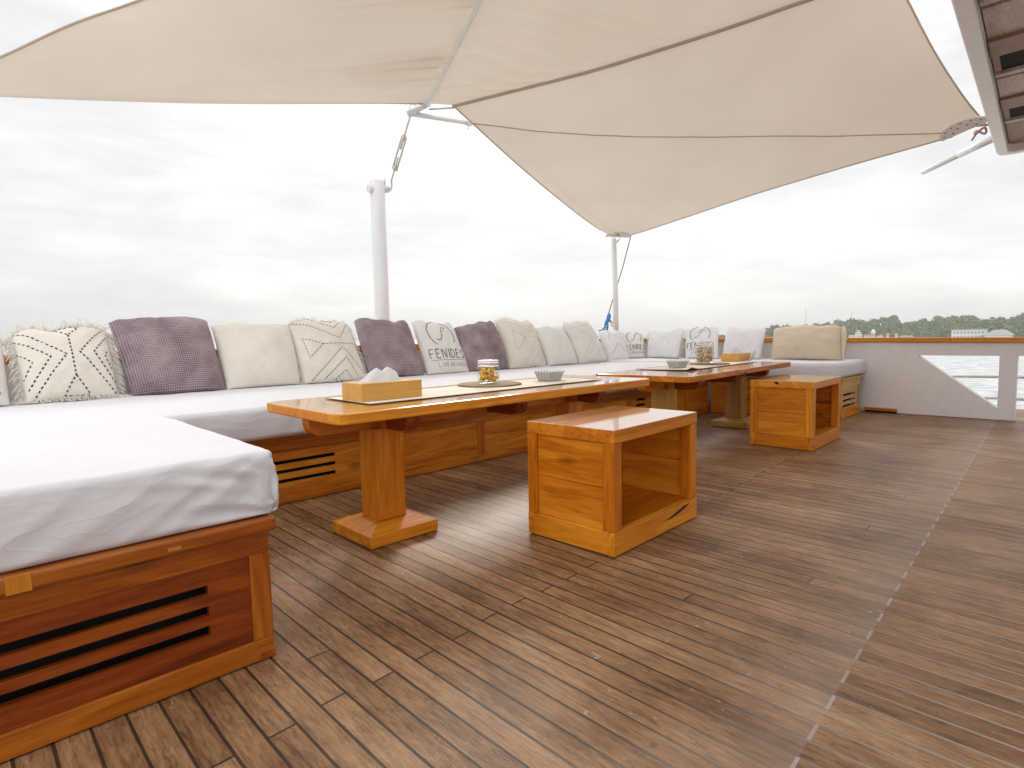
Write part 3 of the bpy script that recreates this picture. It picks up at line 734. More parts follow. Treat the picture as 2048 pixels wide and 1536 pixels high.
cushion(farp(3.0, 2.60, (2.63, .868), (3.06, .879), 15.9, .08), M['white'], 'plain white cushion with a tassel behind the far tissue box', tassel=[(1., -.98)])
cushion(farp(2.46, 1.80, (1.89, .87), (2.53, .862), 16.8, .085), M['beige'], 'wide beige cushion at the right end of the far sofa')
bg_ = [o for o in COL.objects if o.name.startswith('cushion') and o.get('label', '').startswith('wide beige')][0]
pb = farp(2.46, 1.80, (1.89, .87), (2.53, .862), 16.8, .085)
mb = MB()
for i in range(25):
    v = -1 + 2 * i / 24; e = pb.P(.985, v, 1.) - pb.o
    for j in range(5):
        t = j / 4; mb.v.append(tuple(e + Vector((-.004 - .030 * t * (1 + .5 * math.sin(v * 5)), -.045 * t * (1 + .4 * math.sin(v * 3.1 + .6)), .018 * t * (v > .8) - .012 * t * math.sin(v * 7)))))
for i in range(24):
    for j in range(4): a = i * 5 + j; mb.f.append((a, a + 1, a + 6, a + 5))
for q_ in range(len(mb.v)):
    if mb.v[q_][2] < .003: mb.v[q_] = (mb.v[q_][0], mb.v[q_][1], .003)
mb.build('flap', M['beige'], bg_, 0, True).modifiers.new('solid', 'SOLIDIFY').thickness = .004

# ---------------------------------------------------------------- tables
def rrect(x0, x1, y0, y1, r, n_=6):
    P_ = []
    for cx, cy, a in ((x1 - r, y1 - r, 0), (x0 + r, y1 - r, 90), (x0 + r, y0 + r, 180), (x1 - r, y0 + r, 270)):
        for i in range(n_ + 1): P_.append((cx + r * math.cos(R(a + 90 * i / n_)), cy + r * math.sin(R(a + 90 * i / n_))))
    return P_
def make_table(LX, WY, zt, pos, rz, label, pale):
    k = 'pale' if pale else 'ora'
    t_ = empty('table', pos, rz, label, 'table', 'low teak tables')
    th = .040
    mb = MB(); mb.prism(rrect(0, LX, 0, WY, .05), 2, zt - th, zt); varnish_top(mb.build('tabletop', W['tabx'], t_, .006, seg=3))
    zb = zt - th - .0005; yc = WY / 2
    # spine under the top with rounded ends
    def arm(a0, a1, h): # outline (a,z) with curved lower ends
        r_ = .05; o_ = [(a0, zb), (a1, zb)]
        o_ += [(a1 - r_ + r_ * math.cos(R(-q)), zb - h + r_ - r_ * math.sin(R(q))) for q in (0, 22, 45, 67, 90)]
        o_ += [(a0 + r_ - r_ * math.cos(R(90 - q)) * 1., zb - h + r_ - r_ * math.sin(R(90 - q))) for q in (0, 22, 45, 67, 90)]
        return o_
    mb = MB(); mb.prism(arm(.03, LX - .03, .075), 1, yc - .03, yc + .03); mb.build('spine', W['orax'], t_, .004)
    for bxp in (.36, LX / 2, LX - .36):
        mb = MB(); mb.prism([(y_, z_) for y_, z_ in arm(.085, WY - .085, .072)], 0, bxp - .034, bxp + .034); mb.build('batten', W['redy'], t_, .004)
    for lx in (.36, LX - .36):
        c = MB(); h = .068; cz = zb - .073; e = .05
        c.prism(rrect(lx - h, lx + h, yc - h, yc + h, .004, 1), 2, .075, cz)
        lg = c.build('leg', W['palez' if pale else 'oraz'], t_, .003)
        c = MB(); c.box(lx - .04, lx + .04, yc - .095, yc - .0305 - .005, cz + .0005, zb - .0005); c.build('bracket', W[k + 'z'], lg, .002)
        p_ = MB(); a = .162; i_ = .095
        p_.add([(lx - a, yc - a, .003), (lx + a, yc - a, .003), (lx + a, yc + a, .003), (lx - a, yc + a, .003), (lx - a, yc - a, .05), (lx + a, yc - a, .05), (lx + a, yc + a, .05), (lx - a, yc + a, .05),
                (lx - i_, yc - i_, .0745), (lx + i_, yc - i_, .0745), (lx + i_, yc + i_, .0745), (lx - i_, yc + i_, .0745)],
               [(3, 2, 1, 0), (0, 1, 5, 4), (1, 2, 6, 5), (2, 3, 7, 6), (3, 0, 4, 7), (4, 5, 9, 8), (5, 6, 10, 9), (6, 7, 11, 10), (7, 4, 8, 11), (8, 9, 10, 11)])
        p_.build('plinth', W[k + 'x'], lg, .003)
    return t_
T1 = (.929, 1.805, .57); T2 = (3.28, 1.81, .552); A2 = .068
make_table(1.936, .662, T1[2], (T1[0], T1[1], 0), 0, 'glossy low teak table nearest the camera holding the jar of yellow snacks', False)
make_table(2.06, .71, T2[2], (T2[0], T2[1], 0), A2, 'second low teak table farther away holding the jar of nuts', True)

# ---------------------------------------------------------------- stools
def make_stool(pos, rz, label, crack):
    st = empty('stool', pos, rz, label, 'stool', 'open box stools')
    Lx, Wy, H = .645, .428, .475; tt = .05; sk = .092; pw = .052
    varnish_top(MB().box(0, Lx, 0, Wy, H - tt, H).build('top', W['tabx'], st, .003))
    for x in (0, Lx - pw):
        for y in (0, Wy - pw):
            MB().box(x + .001, x + pw - .001, y + .001, y + pw - .001, sk + .0006, H - tt - .0006).build('post', W['oraz'], st, .002)
    for x in (.009, Lx - .027):
        zm = sk + (H - tt - sk) * .49
        MB().box(x, x + .018, pw, Wy - pw, sk + .0006, zm - .0008).build('end_panel', W['oray'], st, .0015)
        MB().box(x, x + .018, pw, Wy - pw, zm + .0008, H - tt - .0006).build('end_panel', W['oray'], st, .0015)
    MB().box(0, Lx, 0, .03, .004, sk).build('skirt', W['orax'], st, .002)
    MB().box(0, Lx, Wy - .03, Wy, .004, sk).build('skirt', W['orax'], st, .002)
    MB().box(.0005, .03, .0305, Wy - .0305, .004, sk).build('skirt', W['oray'], st, .002)
    MB().box(Lx - .03, Lx - .0005, .0305, Wy - .0305, .004, sk).build('skirt', W['oray'], st, .002)
    MB().box(.0305, Lx - .0305, .0305, Wy - .0305, sk - .022, sk - .002).build('shelf', W['orax'], st, .001)
    if crack == 1:
        o_ = [(.36, .052), (.41, .057), (.46, .067), (.52, .078), (.585, .083), (.55, .072), (.48, .057), (.42, .050)]
        q = MB(); q.prism(o_, 1, -.0012, .002); q.build('crack', M['crack'], st)
    else:
        o_ = [(.235, .447), (.25, .452), (.265, .466), (.245, .47), (.225, .46)]
        q = MB(); q.prism([(y_, z_) for y_, z_ in o_], 0, -.0012, .002); q.build('knot', M['crack'], st)
    return st
make_stool((1.7016, 1.2358, 0), .0302, 'open teak box stool closest to the camera with a dark crack in its skirt', 1)
make_stool((4.175, 1.3816, 0), .0364, 'open teak box stool farther back with a black knot below its top edge', 2)

# ---------------------------------------------------------------- things on the tables
glass = bpy.data.materials.new('jar glass'); glass.use_nodes = True
gb = glass.node_tree.nodes['Principled BSDF']; gb.inputs['Base Color'].default_value = (.95, .97, .96, 1)
setp(gb, trans=1., rough=.03, ior=1.35); gb.inputs['Transmission Weight'].default_value = 1.
# thin wall glass: mostly see-through with a clear reflection
n = glass.node_tree.nodes; l = glass.node_tree.links; n.remove(gb)
trn = n.new('ShaderNodeBsdfTransparent'); trn.inputs[0].default_value = (.93, .95, .94, 1); gls = n.new('ShaderNodeBsdfGlossy'); gls.inputs['Roughness'].default_value = .05
fr = n.new('ShaderNodeLayerWeight'); fr.inputs[0].default_value = .5; mxs = n.new('ShaderNodeMixShader')
l.new(mth(n, l, 'ADD', .03, mth(n, l, 'MULTIPLY', mth(n, l, 'POWER', fr.outputs['Facing'], 3.5), .55)), mxs.inputs[0]); l.new(trn.outputs[0], mxs.inputs[1]); l.new(gls.outputs[0], mxs.inputs[2]); l.new(mxs.outputs[0], n['Material Output'].inputs[0])
lidm = bpy.data.materials.new('frosted jar lid'); lidm.use_nodes = True
n = lidm.node_tree.nodes; l = lidm.node_tree.links; db = n['Principled BSDF']; db.inputs['Base Color'].default_value = (.85, .84, .80, 1); setp(db, rough=.1)
trn = n.new('ShaderNodeBsdfTransparent'); mxs = n.new('ShaderNodeMixShader'); mxs.inputs[0].default_value = .38
l.new(trn.outputs[0], mxs.inputs[1]); l.new(db.outputs[0], mxs.inputs[2]); l.new(mxs.outputs[0], n['Material Output'].inputs[0])
dishm = bpy.data.materials.new('smoky dish glass'); dishm.use_nodes = True
n = dishm.node_tree.nodes; l = dishm.node_tree.links; db = n['Principled BSDF']; db.inputs['Base Color'].default_value = (.50, .48, .45, 1); setp(db, rough=.15, spec=.7)
trn = n.new('ShaderNodeBsdfTransparent'); trn.inputs[0].default_value = (.85, .84, .82, 1); mxs = n.new('ShaderNodeMixShader'); mxs.inputs[0].default_value = .62
l.new(trn.outputs[0], mxs.inputs[1]); l.new(db.outputs[0], mxs.inputs[2]); l.new(mxs.outputs[0], n['Material Output'].inputs[0])
mt, n, l, b = newmat('dried mango'); M['mango'] = mt
l.new(ramp(n, l, tnoise(n, l, texco(n, l), 60, 3), [(.35, (.80, .36, .01)), (.65, (.95, .60, .08))]), b.inputs['Base Color']); setp(b, rough=.4)
mt, n, l, b = newmat('nut shells'); M['nuts'] = mt
l.new(ramp(n, l, tnoise(n, l, texco(n, l), 90, 3), [(.35, (.50, .36, .21)), (.65, (.85, .68, .47))]), b.inputs['Base Color']); setp(b, rough=.7)
mt, n, l, b = newmat('woven raffia'); M['raffia'] = mt
tc_ = n.new('ShaderNodeTexCoord'); ln_ = n.new('ShaderNodeVectorMath'); ln_.operation = 'LENGTH'; l.new(tc_.outputs['Object'], ln_.inputs[0])
rw = mth(n, l, 'SINE', mth(n, l, 'MULTIPLY', ln_.outputs['Value'], 560.)); nz_ = tnoise(n, l, texco(n, l), 150, 2)
ff = mth(n, l, 'ADD', mth(n, l, 'MULTIPLY', rw, .2), nz_)
l.new(ramp(n, l, ff, [(.25, (.16, .09, .045)), (.5, (.36, .23, .13)), (.75, (.56, .41, .26))]), b.inputs['Base Color']); setp(b, rough=.85); bump(n, l, b, ff, .8, .004)
M['runneredge'] = flat('dark runner stitching', (.40, .30, .21), .9)

def runner(pos, rz, LX, WY, label, curl):
    """cloth with a faint wave, dark stitched hem all round"""
    root = empty('table_runner', pos, rz, label, 'table runner', 'woven table runners')
    nx, ny = 60, 14; mb = MB()
    def f(u, v):
        z = .0022 + .0012 * (1 + noise.noise((u * 5 * LX, v * 3, curl))) + .0012 * max(0, math.sin(u * 23 + v * 3)) * (1 - abs(2 * v - 1))
        if curl > 2: z += .016 * math.exp(-((u - .06) / .05) ** 2 - (v / .25) ** 2)
        return (u * LX, v * WY + .003 * noise.noise((u * 6, curl, v)), z)
    for i in range(nx + 1):
        for j in range(ny + 1): mb.v.append(f(i / nx, j / ny))
    for i in range(nx):
        for j in range(ny): a = i * (ny + 1) + j; mb.f.append((a, a + ny + 1, a + ny + 2, a + 1))
    o = mb.build('cloth', M['runner'], root, 0, True)
    h = MB()
    for side in (((0, 0), (1, 0)), ((1, 0), (1, 1)), ((1, 1), (0, 1)), ((0, 1), (0, 0))):
        P_ = [Vector(f(side[0][0] + (side[1][0] - side[0][0]) * i / 60, side[0][1] + (side[1][1] - side[0][1]) * i / 60)) + Vector((0, 0, .0008)) for i in range(61)]
        h.tube(P_, .0013, 5)
    h.build('hem', M['runneredge'], root)
    return root
def on2(x, y, z=0.):
    c_, s_ = math.cos(A2), math.sin(A2); return (T2[0] + x * c_ - y * s_, T2[1] + x * s_ + y * c_, T2[2] + z)
runner((1.15, 1.975, T1[2] + .0005), 0, 1.47, .39, 'cream runner with dark stitched hem lying on the near table', 1.1)
runner((on2(.52, .26)[0], on2(.52, .26)[1], T2[2] + .0005), A2, 1.40, .42, 'cream runner with curled corner lying on the far table', 2.5)

def tissue_box(pos, rz, label, sx_=.288, sy_=.165, h=.072):
    root = empty('tissue_box', pos, rz, label, 'tissue box', 'wooden tissue boxes')
    t_ = .008
    mb = MB(); mb.box(0, sx_, 0, t_, 0, h); mb.box(0, sx_, sy_ - t_, sy_, 0, h)
    mb.box(0, t_, t_, sy_ - t_, 0, h); mb.box(sx_ - t_, sx_, t_, sy_ - t_, 0, h)
    mb.build('box_body', W['bamboo'], root, .0012)
    mb = MB(); a, b_ = sx_ * .25, sx_ * .75; c_, d_ = sy_ * .35, sy_ * .65
    z0, z1 = h - .007, h - .0005
    mb.box(t_ + .0003, a, t_ + .0003, sy_ - t_ - .0003, z0, z1); mb.box(b_, sx_ - t_ - .0003, t_ + .0003, sy_ - t_ - .0003, z0, z1)
    mb.box(a, b_, t_ + .0003, c_, z0, z1); mb.box(a, b_, d_, sy_ - t_ - .0003, z0, z1)
    mb.build('lid', W['bamboo'], root)
    # crumpled tuft of tissue
    mb = MB(); nu, nv = 26, 8
    for j in range(nv + 1):
        t2 = j / nv
        for i in range(nu):
            a_ = 2 * math.pi * i / nu
            rx = (.075 * (1 - t2) ** .8 + .030); ry = (.030 * (1 - t2) + .012)
            k_ = 1 + .22 * noise.noise((math.cos(a_) * 2.2, math.sin(a_) * 2.2, t2 * 2 + pos[0]))
            mb.v.append((sx_ * .5 + rx * math.cos(a_) * k_, sy_ / 2 + ry * math.sin(a_) * k_, h - .004 + t2 * (.052 + .010 * math.sin(a_ * 2 + 1))))
    mb.v.append((sx_ * .5, sy_ / 2, h + .043))
    for j in range(nv):
        for i in range(nu): mb.f.append((j * nu + i, j * nu + (i + 1) % nu, (j + 1) * nu + (i + 1) % nu, (j + 1) * nu + i))
    for i in range(nu): mb.f.append((nv * nu + i, nv * nu + (i + 1) % nu, (nv + 1) * nu))
    mb.build('tissue', M['tissue'], root, 0, True)
    return root
tissue_box((1.165, 2.062, T1[2] + .0045), .0, 'bamboo tissue box with a white tissue on the near table')
tissue_box((5.12, 2.335, T2[2] + .0045), A2, 'bamboo tissue box standing on the far table near its end')
# folded card leaning on the far tissue box
nk = empty('napkin', (5.27, 2.285, T2[2] + .005), A2 + .2, 'folded white napkin propped beside the far tissue box', 'napkin')
mb = MB()
for i in range(9):
    for j in range(5):
        u, v = i / 8, j / 4; mb.v.append((u * .10 + .012 * math.sin(v * 5), -.025 + .045 * (1 - v) + .008 * math.sin(u * 7), v * .085 + .012 * math.sin(u * 4 + 1) * v))
for i in range(8):
    for j in range(4): a = i * 5 + j; mb.f.append((a, a + 5, a + 6, a + 1))
o = mb.build('folded_cloth', M['tissue'], nk, 0, True); sm = o.modifiers.new('solid', 'SOLIDIFY'); sm.thickness = .004

def placemat(pos, label, r=.165):
    root = MB(); root.lathe([(0, 0), (r, 0), (r + .002, .004), (r - .004, .0085), (0, .0075)], seg=56)
    o = root.build('placemat', M['raffia'], None, 0, True); o.location = pos
    return tag(o, label, 'placemat', 'round woven placemats')
placemat((2.01, 2.245, T1[2] + .005), 'round brown woven placemat under the jar of yellow snacks')
placemat((4.63, 2.37, T2[2] + .005), 'round brown woven placemat under the jar of nuts')

def jar(pos, r, h, content, label, clasp):
    root = empty('jar', pos, .4, label, 'jar', 'clip-top glass jars')
    nk = r * .80; bh = h * .74
    prof = [(0, .002), (r * .86, .002), (r * .97, .006), (r, .016), (r, bh * .80), (r * .97, bh * .88), (nk * 1.04, bh * .985), (nk, bh), (nk, bh + h * .05)]
    mb = MB(); mb.lathe(prof, seg=40); mb.build('glass_body', glass, root, 0, True)
    z = bh + h * .05
    mb = MB(); mb.lathe([(nk * 1.08, z + .001), (nk * 1.12, z + .006), (nk * 1.12, z + .014), (nk * 1.02, z + .018), (nk * 1.06, h - .008), (nk * .98, h), (0, h)], seg=40)
    mb.build('lid', lidm, root, 0, True)
    mb = MB()
    for zz in (z - .008, z + .010, h - .006):
        mb.tube([((nk * 1.06 + .003) * math.cos(2 * math.pi * i / 40), (nk * 1.06 + .003) * math.sin(2 * math.pi * i / 40), zz) for i in range(41)], .0026, 6)
    mb.build('seal_ring', M['polepaint'], root, 0, True)
    if clasp:
        mb = MB(); a0 = R(160)
        for da in (-.16, .16):
            cx, cy = math.cos(a0 + da), math.sin(a0 + da)
            mb.tube([(nk * 1.1 * cx, nk * 1.1 * cy, z + .012), (r * 1.10 * cx, r * 1.10 * cy, z + .002), (r * 1.12 * cx, r * 1.12 * cy, z - .014), (r * 1.0 * cx, r * 1.0 * cy, z - .022)], .0018, 6)
        mb.build('clasp', M['steel'], root, 0, True)
    # contents as one heap
    rr = random.Random(int(r * 1000)); mb = MB()
    if content == 'mango':
        for k in range(46):
            a_ = rr.uniform(0, 6.28); q = r * .74 * math.sqrt(rr.random()); z_ = .014 + rr.random() * bh * .72
            c_ = Vector((q * math.cos(a_), q * math.sin(a_), z_)); U = Vector((rr.gauss(0, 1), rr.gauss(0, 1), rr.gauss(0, 1))).normalized(); V = U.orthogonal().normalized()
            Wn = U.cross(V); a1, b1 = rr.uniform(.012, .02), rr.uniform(.007, .012)
            vs = []
            for sgn in (-1, 1):
                for i in range(8):
                    t_ = 2 * math.pi * i / 8; p = c_ + U * a1 * math.cos(t_) + V * b1 * math.sin(t_) + Wn * (sgn * .002 + .006 * math.cos(t_) ** 2)
                    rad = math.hypot(p.x, p.y)
                    if rad > r - .006: p.x *= (r - .006) / rad; p.y *= (r - .006) / rad
                    p.z = max(.007, p.z); vs.append(p)
            mb.add(vs, [tuple(range(8))[::-1], tuple(range(8, 16))] + [(i, (i + 1) % 8, 8 + (i + 1) % 8, 8 + i) for i in range(8)])
        mb.build('dried_fruit', M['mango'], root, 0, True)
    else:
        for k in range(230):
            a_ = rr.uniform(0, 6.28); q = r * .90 * rr.random() ** .33; z_ = .014 + rr.random() * bh * .86
            c_ = Vector((q * math.cos(a_), q * math.sin(a_), z_)); ax_ = Vector((rr.gauss(0, 1), rr.gauss(0, 1), rr.gauss(0, .7))).normalized() * .016
            rad = math.hypot(c_.x, c_.y); lim = r - .013
            if rad > lim: c_.x *= lim / rad; c_.y *= lim / rad
            e0, e1 = c_ - ax_, c_ + ax_
            for p in (e0, e1):
                rad = math.hypot(p.x, p.y)
                if rad > r - .012: p.x *= (r - .012) / rad; p.y *= (r - .012) / rad
                p.z = max(.012, p.z)
            mb.tube([e0, e0.lerp(e1, .15), e0.lerp(e1, .35), e0.lerp(e1, .5), e0.lerp(e1, .68), e0.lerp(e1, .87), e1], [.002, .0065, .0078, .0062, .008, .0065, .002], 7)
        mb.build('nuts', M['nuts'], root, 0, True)
    return root
jar((1.985, 2.225, T1[2] + .0135), .058, .125, 'mango', 'small clip-top glass jar of yellow dried fruit on the near table', True)
jar((4.63, 2.41, T2[2] + .0135), .074, .19, 'nuts', 'taller glass jar full of brown nuts on the far table', True)

def dish(pos, rz, label, rx=.095, h=.052):
    root = empty('glass_dish', pos, rz, label, 'dish', 'glass dishes')
    n_ = 6; mb = MB(); vs = []
    P_ = [(.74, .003), (1., h), (.965, h), (.70, .009)]
    for r_, z in P_:
        for i in range(n_): a_ = 2 * math.pi * (i + .5) / n_; vs.append((rx * r_ * math.cos(a_), rx * r_ * math.sin(a_) , z))
    fs = [(k * n_ + i, k * n_ + (i + 1) % n_, (k + 1) * n_ + (i + 1) % n_, (k + 1) * n_ + i) for k in range(3) for i in range(n_)] + [tuple(range(n_))[::-1], tuple(range(3 * n_, 4 * n_))]
    mb.add(vs, fs); mb.build('bowl', dishm, root, .0015)
    mb = MB()
    for i in range(n_):
        a = Vector(vs[n_ + i]); b_ = Vector(vs[n_ + (i + 1) % n_])
        for k in range(5):
            p = a.lerp(b_, k / 5) * .985; p.z = h + .003
            mb.lathe([(.0008, -.0055), (.0052, -.002), (.0062, .002), (.0045, .006), (.0006, .0075)], p, 8)
    mb.build('beaded_rim', M['polepaint'], root, 0, True)
    return root
dish((2.385, 2.165, T1[2] + .0045), .2, 'smoky glass dish with beaded rim at the far end of the near table')
dish((4.04, 2.33, T2[2] + .0045), .1, 'smoky glass dish with beaded rim at the near end of the far table')

# ---------------------------------------------------------------- awning
def spl(P_, n_):
    """Catmull-Rom through P_, n_+1 samples evenly by chord"""
    P_ = [Vector(p) for p in P_]; seg = [(b_ - a).length for a, b_ in zip(P_[:-1], P_[1:])]; cum = [0]
    for q in seg: cum.append(cum[-1] + q)
    out = []
    for i in range(n_ + 1):
        t = cum[-1] * i / n_; k = 0
        while k < len(seg) - 1 and t > cum[k + 1]: k += 1
        f = (t - cum[k]) / seg[k]; p1, p2 = P_[k], P_[k + 1]; p0 = P_[k - 1] if k else p1 * 2 - p2; p3 = P_[k + 2] if k + 2 < len(P_) else p2 * 2 - p1
        out.append(.5 * ((2 * p1) + (p2 - p0) * f + (2 * p0 - 5 * p1 + 4 * p2 - p3) * f * f + (3 * p1 - 3 * p2 + p3 - p0) * f ** 3))
    return out
C0 = [(-.037, 4.89, 2.3), (.316, 4.344, 2.42), (.593, 3.988, 2.55), (.875, 3.737, 2.68), (1.139, 3.422, 2.8), (1.506, 2.882, 3.02)]
C1 = [(2.819, 3.818, 2.66), (2.669, 3.288, 2.81), (2.561, 2.875, 2.95), (2.427, 2.409, 3.08), (2.309, 2.004, 3.2)]
C2 = [(2.928, 3.625, 2.62), (3.239, 3.281, 2.71), (3.606, 2.814, 2.81), (3.873, 2.322, 2.89), (4.065, 1.907, 2.95), (4.208, 1.534, 3.0), (4.383, 1.046, 3.05)]
EA = [(-.037, 4.89, 2.3), (.327, 4.698, 2.33), (1.032, 4.451, 2.42), (1.936, 4.132, 2.54), (2.783, 3.815, 2.65)]
NA = 240
c0, c1, c2 = spl(C0, NA), spl(C1, NA), spl(C2, NA); ea = spl(EA, NA); n1 = 60
sailA = empty('shade_sail', (2.8, 3.8, 2.6), 0, 'cream shade sail stretching to the left edge overhead with wrinkles by its spar', 'shade sail')
OA = Vector((2.8, 3.8, 2.6)); mb = MB()
NU2 = 40
for j in range(NA + 1):
    v = j / NA
    # two panels meeting on the spar line
    for i in range(n1 + 1):
        u = i / n1; p = c0[j].lerp(c1[j], u)
        if True:
            corr = ea[int(u * NA)] - c0[0].lerp(c1[0], u); p = p + corr * (1 - v) ** 2
        p.z -= .10 * math.sin(math.pi * u) * math.sin(math.pi * min(1, v * .9 + .1)) * .8
        mk = max(0, (u - .45) / .55) ** 1.3
        p.z += .030 * mk * (math.sin(v * 84 + 8 * noise.noise((u * 2, v * 5, 1)) + u * 4) + .5 * noise.noise((u * 3, v * 30, 4))) * min(1, v * 8) * (1 if u < 1 else 0)
        p.z += .012 * noise.noise((u * 2.5 , v * 9, 2.2)) * math.sin(math.pi * u)
        mb.v.append(tuple(p - OA))
    for i in range(1, NU2 + 1):
        u = i / NU2; p = c1[j].lerp(c2[j], u)
        p.z -= .05 * math.sin(math.pi * u) * v
        p.z += .032 * math.sin(math.pi * min(1, u * .8 + .1)) * (math.sin(v * 84 + 5 * noise.noise((u * 2, v * 4, 7)) - u * 5) * .8 + .6 * noise.noise((u * 2, v * 34, 5))) * min(1, v * 6) * (1 - .75 * v) * (1 if u < 1 else 0)
        mb.v.append(tuple(p - OA))
nrow = n1 + 1 + NU2
for j in range(NA):
    for i in range(nrow - 1): a = j * nrow + i; mb.f.append((a, a + 1, a + nrow + 1, a + nrow))
mb.build('canvas', M['sail'], sailA, 0, True)
q = MB(); q.tube([p - OA for p in c0], .007, 6); q.tube([p - OA + Vector((0, 0, -.002)) for p in ea], .006, 6); q.build('hem', M['hem'], sailA, 0, True)
q = MB(); q.tube([p - OA + Vector((0, 0, -.012)) for p in c2], .013, 8); q.build('overlap_seam', M['seam'], sailA, 0, True)

def coons(a, b_, c, d_, s_, t):
    """a: s-edge at t=0, b_: s-edge at t=1, c: t-edge at s=0, d_: t-edge at s=1 (equal length lists)"""
    n_ = len(a) - 1
    def at(L_, x): k = min(n_ - 1, int(x * n_)); f = x * n_ - k; return L_[k].lerp(L_[k + 1], f)
    return at(a, s_) * (1 - t) + at(b_, s_) * t + at(c, t) * (1 - s_) + at(d_, t) * s_ - (at(a, 0) * (1 - s_) * (1 - t) + at(a, 1) * s_ * (1 - t) + at(b_, 0) * (1 - s_) * t + at(b_, 1) * s_ * t)
E1 = [(2.928, 3.625, 2.62), (3.186, 3.693, 2.56), (3.953, 3.918, 2.41), (4.877, 4.162, 2.24), (5.651, 4.357, 2.12), (6.018, 4.422, 2.08)]
E2 = [(6.018, 4.422, 2.08), (6.10, 4.36, 2.062), (6.306, 4.292, 2.08), (6.12, 3.45, 2.135), (5.95, 2.60, 2.205), (5.88, 1.72, 2.28), (5.87, 1.021, 2.338), (5.876, .951, 2.348), (5.718, .745, 2.38)]
E3 = [(4.383, 1.046, 3.05), (4.585, 1.005, 2.93), (4.98, .921, 2.7), (5.395, .824, 2.5), (5.718, .745, 2.38)]
NB = 80
e4, e2, e1, e3 = spl(C2, NB), spl(E2, NB), spl(E1, NB), spl(E3, NB)
OB = Vector((4.5, 2.5, 2.5))
sailB = empty('shade_sail', OB, 0, 'tan shade sail stretched down to the slim pole and over to the roof corner', 'shade sail')
def sb(s_, t):
    p = coons(e4, e2, e1, e3, s_, t)
    p.z += .010 * noise.noise((s_ * 4, t * 3, 6.)) * math.sin(math.pi * s_) * math.sin(math.pi * t)
    p.z += .010 * math.sin(s_ * 46 + 6 * noise.noise((s_ * 5, t * 2, 1))) * math.exp(-t * 7) * min(1, t * 12)
    d1 = math.hypot(s_, 1 - t); d2_ = math.hypot(1 - s_, 1 - t)
    for dd, ang in ((d1, math.atan2(1 - t, s_ + 1e-4)), (d2_, math.atan2(1 - t, 1 - s_ + 1e-4))):
        p.z += .012 * math.exp(-dd * 5) * min(1, dd * 6) * math.sin(ang * 14)
    return p
mb = MB()
for i in range(NB + 1):
    for j in range(NB + 1): mb.v.append(tuple(sb(i / NB, j / NB) - OB))
for i in range(NB):
    for j in range(NB): a = i * (NB + 1) + j; mb.f.append((a, a + NB + 1, a + NB + 2, a + 1))
mb.build('canvas', M['sail'], sailB, 0, True)
q = MB()
for e in (e1, e2, e3): q.tube([p - OB for p in e], .006, 6)
q.build('hem', M['hem'], sailB, 0, True)
SEAMT = [(0, .086), (.081, .148), (.162, .207), (.242, .264), (.323, .322), (.404, .386), (.485, .453), (.566, .526), (.647, .605), (.728, .69), (.808, .79), (.889, .90), (.94, .975), (1, .98)]
def seam_t(s_):
    for (a, ta), (b_, tb) in zip(SEAMT[:-1], SEAMT[1:]):
        if a <= s_ <= b_: return ta + (tb - ta) * (s_ - a) / (b_ - a)
    return SEAMT[-1][1]
q = MB(); q.tube([sb(i / 60, seam_t(i / 60)) - OB + Vector((0, 0, -.003)) for i in range(60)], .0048, 6); q.build('panel_seam', M['hem'], sailB, 0, True)
# riveted corner plates
def plate(c, a, b_, nrm, parent, name='corner_plate'):
    """half-round plate: centre c, half width vector a, depth vector b_"""
    c, a, b_, nrm = Vector(c), Vector(a), Vector(b_), Vector(nrm).normalized()
    out = [c - a, c + a] + [c + a * math.cos(R(k)) + b_ * math.sin(R(k)) for k in range(15, 180, 15)]
    q = MB(); n_ = len(out)
    q.add([p + nrm * .004 for p in out] + [p - nrm * .004 for p in out], [tuple(range(n_)), tuple(range(n_, 2 * n_))[::-1]] + [(i, (i + 1) % n_, n_ + (i + 1) % n_, n_ + i) for i in range(n_)])
    pp = q.build(name, M['polepaint'], parent)
    h = MB()
    for rr_, ks in ((.82, range(20, 170, 26)), (.5, range(35, 160, 40))):
        for k in ks:
            p = c + (a * math.cos(R(k)) + b_ * math.sin(R(k))) * rr_
            u = nrm.orthogonal().normalized(); w_ = nrm.cross(u)
            for sg in (1, -1):
                h.add([p + nrm * sg * .0052 + (u * math.cos(t * math.pi / 4) + w_ * math.sin(t * math.pi / 4)) * .007 for t in range(8)], [tuple(range(8))])
    h.build('rivet', M['dark'], pp)
    return pp
tp = Vector((5.72, .86, 2.335)) - OB
plate(tp + Vector((.02, -.02, 0)), Vector((.09, .17, -.02)), Vector((-.10, .06, .045)), Vector((.3, -.1, 1)), sailB)
plate(Vector((6.16, 4.40, 2.055)) - OB, Vector((.135, -.09, -.006)), Vector((-.05, -.10, .055)), Vector((-.1, -.4, 1)), sailB)

